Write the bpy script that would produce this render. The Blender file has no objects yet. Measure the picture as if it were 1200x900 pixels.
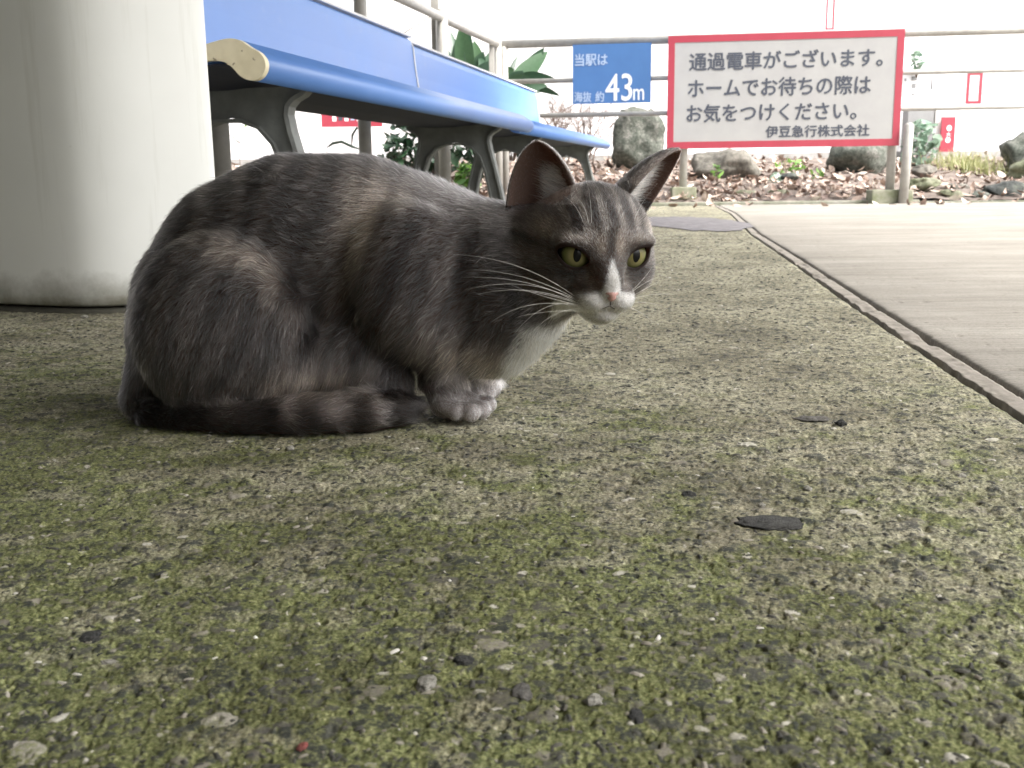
import bpy, bmesh, math, random
import numpy as np
from math import sin, cos, radians, pi
from mathutils import Vector, Matrix, Euler

random.seed(7)
rng = np.random.default_rng(11)
scene = bpy.context.scene
COL = scene.collection

# ------------------------------------------------------------------ camera
CAM_H = 0.21
FOC = 1250.0                       # focal length in pixels of a 1200 px wide picture
PITCH, ROLL = radians(11.0), radians(0.65)

def ray(px, py):
    u = px - 600; v = 450 - py
    a = u*cos(ROLL) + v*sin(ROLL); b = -u*sin(ROLL) + v*cos(ROLL)
    return (a, FOC*cos(PITCH) + b*sin(PITCH), -FOC*sin(PITCH) + b*cos(PITCH))

def P(px, py, Y):                  # point at distance Y in front of the camera
    d = ray(px, py); t = Y/d[1]
    return Vector((d[0]*t, Y, CAM_H + d[2]*t))

def G(px, py, z=0.0):              # point at height z
    d = ray(px, py); t = (z - CAM_H)/d[2]
    return Vector((d[0]*t, d[1]*t, z))

def to_px(x, y, z):                # numpy: world -> reference pixels
    zz = z - CAM_H
    f = y*cos(PITCH) - zz*sin(PITCH)
    b = y*sin(PITCH) + zz*cos(PITCH)
    a = x
    a, b = a/f*FOC, b/f*FOC
    u = a*cos(ROLL) - b*sin(ROLL); v = a*sin(ROLL) + b*cos(ROLL)
    return 600 + u, 450 - v

cam_d = bpy.data.cameras.new('camera')
cam = bpy.data.objects.new('camera', cam_d); COL.objects.link(cam)
right = Vector((cos(ROLL), -sin(ROLL)*sin(PITCH), -sin(ROLL)*cos(PITCH)))
up = Vector((sin(ROLL), cos(ROLL)*sin(PITCH), cos(ROLL)*cos(PITCH)))
back = -Vector((0, cos(PITCH), -sin(PITCH)))
M3 = Matrix((right, up, back)).transposed()
cam.matrix_world = Matrix.Translation((0, 0, CAM_H)) @ M3.to_4x4()
cam_d.sensor_width = 36; cam_d.lens = 36*FOC/1200
cam_d.clip_start = 0.02; cam_d.clip_end = 2000
cam_d.dof.use_dof = True; cam_d.dof.focus_distance = 0.90; cam_d.dof.aperture_fstop = 24
scene.camera = cam

# ------------------------------------------------------------------ sky, sun, exposure
SUN_EL, SUN_AZ = radians(50), radians(118)      # azimuth clockwise from +Y
w = bpy.data.worlds.new('World'); scene.world = w; w.use_nodes = True
nt = w.node_tree; bg = nt.nodes['Background']
sky = nt.nodes.new('ShaderNodeTexSky'); sky.sky_type = 'NISHITA'; sky.sun_disc = False
sky.sun_elevation = SUN_EL; sky.sun_rotation = SUN_AZ; sky.air_density = 1.0; sky.dust_density = 6.0; sky.ozone_density = 0.6
hs = nt.nodes.new('ShaderNodeHueSaturation'); hs.inputs['Saturation'].default_value = 0.22
nt.links.new(sky.outputs[0], hs.inputs['Color']); nt.links.new(hs.outputs[0], bg.inputs[0])
bg.inputs[1].default_value = 0.15
sd = bpy.data.lights.new('sun', 'SUN'); sd.energy = 1.5; sd.angle = radians(25); sd.color = (1, 0.97, 0.92)
so = bpy.data.objects.new('sun', sd); COL.objects.link(so)
sdir = Vector((sin(SUN_AZ)*cos(SUN_EL), cos(SUN_AZ)*cos(SUN_EL), sin(SUN_EL)))
so.rotation_euler = sdir.to_track_quat('Z', 'Y').to_euler(); so.location = (3, 3, 8)
scene.view_settings.view_transform = 'Standard'; scene.view_settings.look = 'None'
scene.view_settings.exposure = 1.9; scene.view_settings.gamma = 1.0
scene.cycles.max_bounces = 8

# ------------------------------------------------------------------ helpers
def tag(o, label=None, cat=None, group=None, kind=None):
    if label: o['label'] = label
    if cat: o['category'] = cat
    if group: o['group'] = group
    if kind: o['kind'] = kind
    return o

def link(o, parent=None):
    COL.objects.link(o)
    if parent is not None: o.parent = parent
    return o

def empty(name, loc=(0, 0, 0), rz=0.0):
    o = bpy.data.objects.new(name, None); link(o); o.location = loc; o.rotation_euler = (0, 0, rz)
    o.empty_display_size = 0.05
    return o

def obj_bm(name, bm, mat, parent=None, smooth=False, recalc=True):
    if recalc: bmesh.ops.recalc_face_normals(bm, faces=bm.faces)
    me = bpy.data.meshes.new(name); bm.to_mesh(me); bm.free()
    if mat: me.materials.append(mat)
    if smooth: me.shade_smooth()
    return link(bpy.data.objects.new(name, me), parent)

def obj_np(name, verts, faces, mat, parent=None, smooth=True):
    """verts Nx3, faces MxK arrays -> object (fast path)"""
    me = bpy.data.meshes.new(name)
    V = np.ascontiguousarray(verts, dtype=np.float32); Fc = np.ascontiguousarray(faces, dtype=np.int32)
    n, k = Fc.shape
    me.vertices.add(len(V)); me.vertices.foreach_set('co', V.ravel())
    me.loops.add(n*k); me.loops.foreach_set('vertex_index', Fc.ravel())
    me.polygons.add(n); me.polygons.foreach_set('loop_start', np.arange(0, n*k, k, dtype=np.int32))
    try: me.polygons.foreach_set('loop_total', np.full(n, k, dtype=np.int32))
    except Exception: pass
    me.update(calc_edges=True); me.validate()
    if smooth: me.shade_smooth()
    if mat: me.materials.append(mat)
    return link(bpy.data.objects.new(name, me), parent)

def attr(me, name, data, dom='POINT'):
    data = np.asarray(data, dtype=np.float32)
    if data.ndim == 1:
        a = me.attributes.new(name, 'FLOAT', dom); a.data.foreach_set('value', data)
    else:
        if data.shape[1] == 3: data = np.concatenate([data, np.ones((len(data), 1), np.float32)], 1)
        a = me.attributes.new(name, 'FLOAT_COLOR', dom); a.data.foreach_set('color', data.ravel())

def box(bm, c, s, rot=None, bevel=0.0):
    m = Matrix.Translation(c) @ (rot.to_4x4() if rot is not None else Matrix()) @ Matrix.Diagonal((*s, 1))
    g = bmesh.ops.create_cube(bm, size=1, matrix=m)
    if bevel > 0:
        ed = {e for v in g['verts'] for e in v.link_edges}
        bmesh.ops.bevel(bm, geom=list(ed), offset=bevel, segments=2, affect='EDGES', profile=0.6)

def tube(bm, pts, radii, seg=12, cap=True):
    pts = [Vector(p) for p in pts]
    if not hasattr(radii, '__len__'): radii = [radii]*len(pts)
    rings = []; nrm = None
    for i, p in enumerate(pts):
        t = (pts[min(i+1, len(pts)-1)] - pts[max(i-1, 0)]).normalized()
        if nrm is None:
            nrm = t.orthogonal().normalized()
        nrm = (nrm - t*nrm.dot(t)).normalized(); b = t.cross(nrm)
        rings.append([bm.verts.new(p + (nrm*cos(2*pi*k/seg) + b*sin(2*pi*k/seg))*radii[i]) for k in range(seg)])
    for a, b in zip(rings, rings[1:]):
        for k in range(seg):
            bm.faces.new((a[k], a[(k+1) % seg], b[(k+1) % seg], b[k]))
    if cap:
        bm.faces.new(rings[0][::-1]); bm.faces.new(rings[-1])

def prism(bm, outline, a, b, xf):
    """outline [(p,q)] extruded from a to b; xf(p,q,t)->world"""
    A = [bm.verts.new(xf(p, q, a)) for p, q in outline]; B = [bm.verts.new(xf(p, q, b)) for p, q in outline]
    n = len(A)
    for i in range(n): bm.faces.new((A[i], A[(i+1) % n], B[(i+1) % n], B[i]))
    bm.faces.new(A[::-1]); bm.faces.new(B)

# numpy noise ------------------------------------------------------
def _h(ix, iy, s):
    n = (ix.astype(np.int64)*374761393 + iy.astype(np.int64)*668265263 + s*1274126177) & 0xffffffff
    n = ((n ^ (n >> 13))*1274126177) & 0xffffffff
    n = (n ^ (n >> 16)) & 0xffffffff
    return (n & 0xffffff)/float(0xffffff)

def vnoise(x, y, s=0):
    ix = np.floor(x); iy = np.floor(y); fx = x-ix; fy = y-iy
    fx = fx*fx*(3-2*fx); fy = fy*fy*(3-2*fy)
    ix = ix.astype(np.int64); iy = iy.astype(np.int64)
    a = _h(ix, iy, s); b = _h(ix+1, iy, s); c = _h(ix, iy+1, s); d = _h(ix+1, iy+1, s)
    return (a*(1-fx)+b*fx)*(1-fy) + (c*(1-fx)+d*fx)*fy

def fbm(x, y, s=0, o=4):
    r = 0; amp = 0.5; t = 0
    for i in range(o):
        r = r + amp*vnoise(x*2**i + 17.3*i, y*2**i - 9.1*i, s+i); t += amp; amp *= 0.5
    return r/t

def worley(x, y, s=0):
    """distance to nearest jittered point (cell size 1), its random value"""
    ix = np.floor(x).astype(np.int64); iy = np.floor(y).astype(np.int64)
    best = np.full(x.shape, 9.0); rid = np.zeros(x.shape)
    for dx in (-1, 0, 1):
        for dy in (-1, 0, 1):
            cx = ix+dx; cy = iy+dy
            jx = cx + 0.15 + 0.7*_h(cx, cy, s); jy = cy + 0.15 + 0.7*_h(cx, cy, s+5)
            an = _h(cx, cy, s+3)*pi; el = 0.65 + 0.6*_h(cx, cy, s+4)
            ux = x-jx; uy = y-jy
            p = ux*np.cos(an)+uy*np.sin(an); q = -ux*np.sin(an)+uy*np.cos(an)
            d = np.sqrt((p*el)**2+(q/el)**2)
            m = d < best
            best = np.where(m, d, best); rid = np.where(m, _h(cx, cy, s+9), rid)
    return best, rid

# materials --------------------------------------------------------
class NT:
    def __init__(s, name):
        s.m = bpy.data.materials.new(name); s.m.use_nodes = True; s.t = s.m.node_tree
        s.b = s.t.nodes['Principled BSDF']; s.out = s.t.nodes['Material Output']
    def n(s, typ, **kw):
        nd = s.t.nodes.new('ShaderNode'+typ)
        for k, v in kw.items():
            if k in nd.inputs.keys() if isinstance(k, str) else False: nd.inputs[k].default_value = v
            else: setattr(nd, k, v)
        return nd
    def l(s, a, b): s.t.links.new(a, b)
    def coord(s, kind='Object', scale=(1, 1, 1)):
        tc = s.n('TexCoord'); mp = s.n('Mapping'); mp.inputs['Scale'].default_value = scale
        s.l(tc.outputs[kind], mp.inputs[0]); return mp.outputs[0]
    def noise(s, vec, scale, detail=4, rough=0.55):
        nd = s.n('TexNoise'); nd.inputs['Scale'].default_value = scale; nd.inputs['Detail'].default_value = detail
        nd.inputs['Roughness'].default_value = rough; s.l(vec, nd.inputs['Vector']); return nd.outputs['Fac']
    def ramp(s, fac, stops, interp='LINEAR'):
        nd = s.n('ValToRGB'); cr = nd.color_ramp; cr.interpolation = interp
        while len(cr.elements) < len(stops): cr.elements.new(0.5)
        for e, (p, c) in zip(cr.elements, stops):
            e.position = p; e.color = (*c, 1) if len(c) == 3 else c
        s.l(fac, nd.inputs[0]); return nd.outputs[0]
    def mix(s, fac, a, b, mode='MIX'):
        nd = s.n('MixRGB'); nd.blend_type = mode
        for i, v in enumerate((fac, a, b)):
            if hasattr(v, 'is_output'): s.l(v, nd.inputs[i])
            elif i == 0: nd.inputs[0].default_value = v
            else: nd.inputs[i].default_value = (*v, 1)
        return nd.outputs[0]
    def math(s, op, a, b=0.0):
        nd = s.n('Math'); nd.operation = op
        for i, v in enumerate((a, b)):
            if hasattr(v, 'is_output'): s.l(v, nd.inputs[i])
            else: nd.inputs[i].default_value = v
        return nd.outputs[0]
    def bump(s, h, strength=0.5, dist=0.001):
        nd = s.n('Bump'); nd.inputs['Strength'].default_value = strength; nd.inputs['Distance'].default_value = dist
        s.l(h, nd.inputs['Height']); s.l(nd.outputs[0], s.b.inputs['Normal']); return nd
    def set(s, col=None, rough=None, metal=None, spec=None):
        for k, v in (('Base Color', col), ('Roughness', rough), ('Metallic', metal), ('Specular IOR Level', spec)):
            if v is None: continue
            if hasattr(v, 'is_output'): s.l(v, s.b.inputs[k])
            elif k == 'Base Color': s.b.inputs[k].default_value = (*v, 1)
            else: s.b.inputs[k].default_value = v
        return s

def simple(name, c1, c2=None, scale=20, rough=0.6, bumpd=0.0, bscale=None, metal=0.0, spec=0.5, stretch=(1, 1, 1)):
    k = NT(name); v = k.coord('Object', stretch)
    c2 = c2 or tuple(x*0.8 for x in c1)
    n1 = k.noise(v, scale, 5, 0.6)
    k.set(k.ramp(n1, [(0.3, c2), (0.7, c1)]), rough, metal, spec)
    if bumpd: k.bump(k.noise(v, bscale or scale*3, 5, 0.6), 0.7, bumpd)
    return k.m

def rnd_island(name, stops, rough=0.7, bumpd=0, scale=60):
    """colour varies per loose piece through the attribute 'rnd'"""
    k = NT(name); a = k.n('Attribute'); a.attribute_name = 'rnd'
    c = k.ramp(a.outputs['Fac'], stops)
    v = k.coord('Object'); n1 = k.noise(v, scale, 4)
    c = k.mix(0.45, c, k.ramp(n1, [(0.3, (0.45, 0.45, 0.45)), (0.7, (1.1, 1.1, 1.1))]), 'MULTIPLY')
    k.set(c, rough)
    if bumpd: k.bump(n1, 0.6, bumpd)
    return k.m
#==PART2==
# ================================================================== SETTING
# --- far ground sheet
bm = bmesh.new()
g = bmesh.ops.create_grid(bm, x_segments=2, y_segments=2, size=400)
for v in bm.verts: v.co.z = -0.06
m_far = simple('far_ground', (0.16, 0.15, 0.12), (0.1, 0.1, 0.08), 0.5, 0.95)
tag(obj_bm('ground', bm, m_far), kind='structure')

# --- joint line between mossy concrete and the smooth slab (ground coordinates)
JL = [(0.345, 0.20), (0.385, 0.5), (0.432, 0.85), (0.476, 1.17), (0.520, 1.49), (0.574, 1.87), (0.687, 2.64), (0.85, 3.79), (1.20, 5.9), (1.42, 7.6), (1.45, 8.0)]
JLx = np.array([p[0] for p in JL]); JLy = np.array([p[1] for p in JL])
def joint_x(y):
    return np.interp(y, JLy, JLx)
STRIP = 0.026
YEND = 7.36

# --- mossy exposed aggregate concrete, real relief
NC, NR = 1060, 1040
t = np.linspace(0, 1, NR)
Yr = 0.235*(YEND/0.235)**(t**1.32)
u = np.linspace(-1, 1, NC)
hw = 0.62*Yr + 0.06
X = u[None, :]*hw[:, None]; Y = np.repeat(Yr[:, None], NC, 1)
# shear columns into a mild fan (world space only matters)
def ground_fields(X, Y):
    wx = X + 0.0035*(fbm(X*130, Y*130, 91, 3)-.5); wy = Y + 0.0035*(fbm(X*130, Y*130, 95, 3)-.5)
    d1, r1 = worley(wx/0.0042, wy/0.0042, 1)
    d2, r2 = worley(wx/0.0085, wy/0.0085, 21)
    d3, r3 = worley(wx/0.022, wy/0.022, 41)
    d4, r4 = worley(wx/0.0021, wy/0.0021, 61)
    patch = fbm(X*7, Y*7, 5, 4)
    def dome(d, r): return np.clip(1-(d/r)**2, 0, 1)
    s1 = 0.20+0.30*((r1*7.3) % 1); s2 = 0.22+0.26*((r2*7.3) % 1); s3 = 0.14+0.25*((r3*5.1) % 1)
    p1 = np.where(r1 > 0.45, np.sqrt(dome(d1, s1)), 0); p2 = np.where(r2 > 0.50, np.sqrt(dome(d2, s2)), 0); p3 = np.where(r3 > 0.62, np.sqrt(dome(d3, s3)), 0)
    p4 = np.where(r4 > 0.5, np.sqrt(dome(d4, 0.4)), 0)
    rough = fbm(X*520, Y*520, 71, 3)-0.5
    med = fbm(X*95, Y*95, 75, 4)-0.5
    big = fbm(X*4, Y*4, 79, 3)-0.5
    wear = np.clip((fbm(X*2.3+9, Y*2.3, 83, 3)-0.42)*5, 0, 1)
    z = 0.0011*med + 0.0012*rough + 0.006*big*0.5
    p3m = p3*(patch > 0.40)
    # flat topped aggregate, barely proud of a gritty crust
    z = z*(1-0.7*np.maximum(p2, p3m)) + np.maximum.reduce([0.0005*p4, 0.0005*p1, 0.0008*p2, 0.0013*p3m])
    pit = np.clip(0.37-fbm(X*170, Y*170, 87, 3), 0, 1)
    z = z - 0.008*pit
    mask = np.maximum.reduce([p1*0.85, p2, p3m])
    rid = np.where(p3m > 0, r3*13.7 % 1, np.where(p2 > 0, r2*11.3 % 1, r1*9.1 % 1))
    return z, np.clip(mask*1.6, 0, 1), rid, wear
Z, PM, PR, WE = ground_fields(X, Y)
jx = joint_x(Y) + 0.004*(fbm(Y*30, X*0, 7, 3)-.5)
edge = X - jx
Z = np.where(edge > -0.015, Z - 0.0035*np.clip((edge+0.015)/0.015, 0, 1)**2, Z)
Z = np.where(edge > 0.0, -0.022, Z)
idx = np.arange(NR*NC).reshape(NR, NC)
F = np.stack([idx[:-1, :-1], idx[:-1, 1:], idx[1:, 1:], idx[1:, :-1]], -1)
keep = (edge[:-1, :-1] < 0.012)
F = F[keep]
V = np.stack([X, Y, Z], -1).reshape(-1, 3)

k = NT('mossy_concrete'); v = k.coord('Object')
ap = k.n('Attribute'); ap.attribute_name = 'peb'
ar = k.n('Attribute'); ar.attribute_name = 'pr'
aw = k.n('Attribute'); aw.attribute_name = 'shape'
big = k.noise(v, 3.1, 5, 0.6); mid = k.noise(v, 22, 5, 0.65); fine = k.noise(v, 470, 5, 0.75); mid2 = k.noise(v, 95, 6, 0.75); grain = k.noise(v, 900, 3, 0.7)
base = k.ramp(fine, [(0.32, (0.085, 0.080, 0.058)), (0.45, (0.245, 0.230, 0.168)), (0.58, (0.42, 0.395, 0.300)), (0.72, (0.64, 0.61, 0.49))])
moss = k.ramp(fine, [(0.32, (0.038, 0.046, 0.017)), (0.47, (0.122, 0.140, 0.050)), (0.60, (0.245, 0.262, 0.115)), (0.74, (0.47, 0.47, 0.30))])
xyz = k.n('SeparateXYZ'); k.l(v, xyz.inputs[0])
grad = k.math('ADD', k.math('MULTIPLY', k.math('SQRT', xyz.outputs[1]), -0.78), k.math('ADD', k.math('MULTIPLY', xyz.outputs[0], -0.25), 0.40))
gm = k.math('ADD', k.math('ADD', k.math('MULTIPLY', big, 1.0), k.math('MULTIPLY', mid, 1.35)), grad)
mf = k.ramp(gm, [(0.72, (0.10, 0.10, 0.10)), (0.92, (0.5, 0.5, 0.5)), (1.14, (0.95, 0.95, 0.95))])
c = k.mix(mf, base, moss)
c = k.mix(0.85, c, k.ramp(mid2, [(0.36, (0.50, 0.50, 0.48)), (0.5, (0.92, 0.92, 0.91)), (0.64, (1.35, 1.33, 1.28))]), 'MULTIPLY')
dark = k.ramp(k.noise(v, 5.3, 6, 0.7), [(0.37, (0.40, 0.38, 0.36)), (0.47, (0.72, 0.70, 0.67)), (0.58, (1, 1, 1))])
c = k.mix(0.8, c, dark, 'MULTIPLY')
pc = k.ramp(ar.outputs['Fac'], [(0.0, (0.026, 0.029, 0.025)), (0.35, (0.042, 0.045, 0.039)), (0.68, (0.075, 0.073, 0.062)), (0.88, (0.12, 0.11, 0.09)), (0.955, (0.24, 0.22, 0.18)), (0.99, (0.5, 0.48, 0.42))])
pc = k.mix(0.5, pc, k.ramp(grain, [(0.35, (0.6,)*3), (0.65, (1.4,)*3)]), 'MULTIPLY')
cov = k.ramp(k.math('ADD', mid2, k.math('MULTIPLY', k.math('SUBTRACT', fine, 0.5), 0.8)), [(0.47, (1, 1, 1)), (0.64, (0.15,)*3)])
c = k.mix(k.math('MULTIPLY', k.math('MULTIPLY', ap.outputs['Fac'], 0.95), cov), c, pc)
k.set(c, 0.92, spec=0.25)
k.bump(fine, 0.6, 0.0007)
m_moss = k.m
o = obj_np('concrete_platform', V, F, m_moss)
attr(o.data, 'peb', PM.ravel()); attr(o.data, 'pr', PR.ravel())
tag(o, kind='structure')
def ground_z(x, y):
    return float(ground_fields(np.array([[x]]), np.array([[y]]))[0][0, 0])
# coarse continuation of the platform outside the detailed sheet
bm = bmesh.new()
def quad(bm, a, b, c, d):
    bm.faces.new([bm.verts.new(q) for q in (a, b, c, d)])
quad(bm, (-9, -5, -.024), (0.30, -5, -.024), (0.30, 7.4, -.024), (-9, 7.4, -.024))
quad(bm, (-9, -5, -.002), (-0.15, -5, -.002), (-0.15, 0.232, -.002), (-9, 0.232, -.002))
quad(bm, (-0.15, -5, -.002), (0.32, -5, -.002), (0.32, 0.232, -.002), (-0.15, 0.232, -.002))
quad(bm, (-9, 0.232, -.002), (-0.2, 0.232, -.002), (-4.6, 7.36, -.002), (-9, 7.36, -.002))
obj = obj_bm('platform_apron', bm, m_moss); tag(obj, kind='structure')

# --- mortar strip in the joint and the smooth slab
def strip_mesh(x0f, x1f, ys, nz, z0, bottom=-0.03, jit=0.0, seed=0):
    ys = np.asarray(ys)
    us = np.linspace(0, 1, nz)
    xa = x0f(ys); xb = x1f(ys)
    xa = xa + jit*(fbm(ys*60, ys*0, seed, 3)-.5)
    X = xa[:, None]*(1-us)[None, :]**1 + xb[:, None]*us[None, :]
    Yg = np.repeat(ys[:, None], nz, 1)
    return X, Yg
ys = 0.2*(YEND/0.2)**np.linspace(0, 1, 700)
Xs, Ys = strip_mesh(lambda y: joint_x(y)+0.004, lambda y: joint_x(y)+0.004+STRIP, ys, 14, 0, jit=0.006, seed=3)
Zs = 0.0004 + 0.0022*(fbm(Xs*120, Ys*120, 14, 4)-.5) + 0.0012*(fbm(Xs*500, Ys*500, 17, 2)-.5)
brk = np.clip((fbm(Ys*9, Xs*30+2, 33, 3)-0.62)*6, 0, 1)*(Ys > 1.0)
Zs -= 0.004*brk
Zs[:, 0] = -0.02; Zs[:, -1] = -0.02
idx = np.arange(Xs.size).reshape(Xs.shape)
F = np.stack([idx[:-1, :-1], idx[:-1, 1:], idx[1:, 1:], idx[1:, :-1]], -1).reshape(-1, 4)
m_mortar = simple('joint_mortar', (0.30, 0.27, 0.235), (0.15, 0.135, 0.11), 45, 0.92, 0.0006, 300)
tag(obj_np('joint_mortar', np.stack([Xs, Ys, Zs], -1).reshape(-1, 3), F, m_mortar), kind='structure')
# slab
us = np.concatenate([[0, 0.0006, 0.0016, 0.003, 0.005], np.linspace(0.008, 1, 420)**2.0*1.0+0.006])
xa = joint_x(ys)+0.004+STRIP+0.003 + 0.004*(fbm(ys*70, ys*0, 8, 3)-.5)
Xs = xa[:, None] + us[None, :]*(4.6*np.ones_like(ys))[:, None]
Ys = np.repeat(ys[:, None], len(us), 1)
br = fbm(Xs*3, Ys*170, 51, 3)-.5
Zs = 0.0035 + 0.0016*br + 0.0010*(fbm(Xs*60, Ys*200, 55, 3)-.5) + 0.003*(fbm(Xs*3, Ys*3, 57, 2)-.5)
ch = fbm(Xs*45, Ys*45, 59, 3)
Zs -= np.clip(0.24-ch, 0, 1)*0.02
Zs[:, 0] = -0.02; Zs[:, 1] -= 0.0022; Zs[:, 2] -= 0.0008
idx = np.arange(Xs.size).reshape(Xs.shape)
F = np.stack([idx[:-1, :-1], idx[:-1, 1:], idx[1:, 1:], idx[1:, :-1]], -1).reshape(-1, 4)
k = NT('broomed_concrete'); v = k.coord('Object'); vs = k.coord('Object', (1.2, 26, 1))
n1 = k.noise(v, 2.2, 5, 0.6); n2 = k.noise(vs, 6, 4, 0.6); n3 = k.noise(v, 260, 3, 0.7)
vs2 = k.coord('Object', (0.5, 5, 1)); n4 = k.noise(vs2, 2.0, 4, 0.6)
c = k.ramp(n1, [(0.3, (0.225, 0.21, 0.185)), (0.7, (0.30, 0.283, 0.255))])
c = k.mix(0.7, c, k.ramp(n4, [(0.35, (0.74, 0.73, 0.72)), (0.65, (1.12, 1.12, 1.12))]), 'MULTIPLY')
n5 = k.noise(k.coord('Object', (1.0, 90, 1)), 5, 3, 0.6)
c = k.mix(0.55, c, k.ramp(n5, [(0.38, (0.72, 0.71, 0.69)), (0.6, (1.15, 1.14, 1.12))]), 'MULTIPLY')
c = k.mix(0.5, c, k.ramp(n2, [(0.35, (0.7, 0.69, 0.67)), (0.62, (1.12, 1.1, 1.08))]), 'MULTIPLY')
c = k.mix(0.55, c, k.ramp(n3, [(0.33, (0.5, 0.47, 0.42)), (0.5, (1.05, 1.05, 1.05))]), 'MULTIPLY')
sp = k.noise(v, 34, 2, 0.5); c = k.mix(k.ramp(sp, [(0.73, (0, 0, 0)), (0.76, (0.7,)*3)]), c, (0.10, 0.085, 0.065))
k.set(c, 0.85, spec=0.35); k.bump(k.noise(k.coord('Object', (1.5, 120, 1)), 5, 3, 0.6), 0.8, 0.0012)
m_slab = k.m
tag(obj_np('smooth_concrete_slab', np.stack([Xs, Ys, Zs], -1).reshape(-1, 3), F, m_slab), kind='structure')
bm = bmesh.new(); quad(bm, (0.372, -5, 0), (6, -5, 0), (6, 0.2, 0), (0.372, 0.2, 0)); quad(bm, (3.5, 0.2, -.004), (9, 0.2, -.004), (9, 7.36, -.004), (3.5, 7.36, -.004))
tag(obj_bm('slab_apron', bm, m_slab), kind='structure')
# purple grey patch of newer mortar near the fence
bm = bmesh.new()
N = 40; c0 = bm.verts.new((0.80, 4.75, 0.0042)); ring = []
pts = []
for i in range(N):
    a = 2*pi*i/N; r = 1+0.22*(random.random()-.5)
    pts.append(bm.verts.new((0.80+0.23*cos(a)*r, 4.75+0.75*sin(a)*r, 0.003)))
for i in range(N): bm.faces.new((c0, pts[i], pts[(i+1) % N]))
tag(obj_bm('mortar_patch', bm, simple('patch', (0.20, 0.185, 0.19), (0.085, 0.08, 0.085), 18, 0.9, 0.003, 60), smooth=True), kind='structure')

# --- planting bed behind the fence, rising to the wall
WALL_Y = 10.3
def bed_h(x, y):
    t = np.clip((y-7.4)/2.8, 0, 1)
    return 0.015 + 0.33*t**0.85 + 0.05*(fbm(x*2.5, y*2.5, 201, 4)-.5) + 0.02*(fbm(x*14, y*14, 205, 3)-.5)
bx = np.linspace(-9, 9, 480); by = np.linspace(7.43, WALL_Y+0.15, 110)
BX, BY = np.meshgrid(bx, by); BZ = bed_h(BX, BY)
idx = np.arange(BX.size).reshape(BX.shape)
F = np.stack([idx[:-1, :-1], idx[:-1, 1:], idx[1:, 1:], idx[1:, :-1]], -1).reshape(-1, 4)
m_soil = simple('soil', (0.21, 0.17, 0.145), (0.09, 0.07, 0.058), 9, 0.95, 0.006, 60)
tag(obj_np('planting_bed', np.stack([BX, BY, BZ], -1).reshape(-1, 3), F, m_soil), kind='structure')
# low kerb between platform and bed
m_kerb = simple('kerb_concrete', (0.30, 0.29, 0.25), (0.13, 0.14, 0.09), 12, 0.95, 0.002, 80)
bm = bmesh.new(); box(bm, (1.1, 7.41, -0.005), (3.4, 0.06, 0.06), bevel=0.008)
box(bm, (-4.4, 7.41, -0.005), (7.6, 0.06, 0.06), bevel=0.008); box(bm, (5.4, 7.41, -0.012), (5.2, 0.06, 0.05), bevel=0.008)
tag(obj_bm('kerb', bm, m_kerb), kind='structure')

# --- white wall behind the bed
m_white = simple('white_wall_paint', (0.86, 0.85, 0.86), (0.80, 0.79, 0.80), 0.8, 0.7)
m_plinth = simple('wall_plinth', (0.42, 0.41, 0.40), (0.26, 0.25, 0.23), 6, 0.9, 0.002, 60)
wall = tag(empty('boundary_wall', (0, WALL_Y, 0)), 'tall white boundary wall running behind the planting bed', 'wall')
bm = bmesh.new(); box(bm, (0, 0.06, 0.17), (20, 0.16, 0.46)); obj_bm('plinth', bm, m_plinth, wall)
for i in range(10):
    bm = bmesh.new(); box(bm, (-9+2*i, 0.08, 0.401+1.15), (1.998, 0.10, 2.30), bevel=0.004); obj_bm('wall_panel', bm, m_white, wall)
bm = bmesh.new(); box(bm, (0, 0.08, 2.727), (20, 0.2, 0.05)); obj_bm('coping', bm, m_white, wall)

# --- shelter roof over the platform (the cat and bench stand in its shade)
m_roof = simple('roof_sheet', (0.55, 0.55, 0.53), (0.45, 0.45, 0.43), 2, 0.6)
roof = tag(empty('shelter_roof', (0, 0, 2.55)), 'corrugated shelter roof over the platform and bench', 'roof')
bm = bmesh.new(); n = 120
A = []; B = []
for i in range(n+1):
    x = -5.0+(7.6)*i/n; z = 0.03*sin(i*pi/2*1.0)*1.0 + 0.02*x
    A.append(bm.verts.new((x, -3.5, z))); B.append(bm.verts.new((x, 5.6, z)))
for i in range(n): bm.faces.new((A[i], A[i+1], B[i+1], B[i]))
obj_bm('roof_sheet', bm, m_roof, roof)
for yy in (-3, -1, 1, 3, 5):
    bm = bmesh.new(); box(bm, (-1.2, yy, -0.10), (7.6, 0.06, 0.09)); obj_bm('rafter', bm, m_roof, roof)

# --- unseen building added to cut fill light behind the photographer and to the left
m_blocker = simple('blocker_wall', (0.30, 0.29, 0.27), (0.22, 0.21, 0.2), 2, 0.9)
blocker_root = tag(empty('unseen_blocker', (-1.5, -2.6, 0)), 'added unseen grey building behind the photographer', 'blocker')
bm = bmesh.new(); box(bm, (-0.6, -0.1, 1.25), (6.4, 0.2, 2.5)); obj_bm('rear_blocker', bm, m_blocker, blocker_root)
bm = bmesh.new(); box(bm, (-3.7, 3.1, 1.25), (0.2, 6.2, 2.5)); obj_bm('side_blocker', bm, m_blocker, blocker_root)
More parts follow.
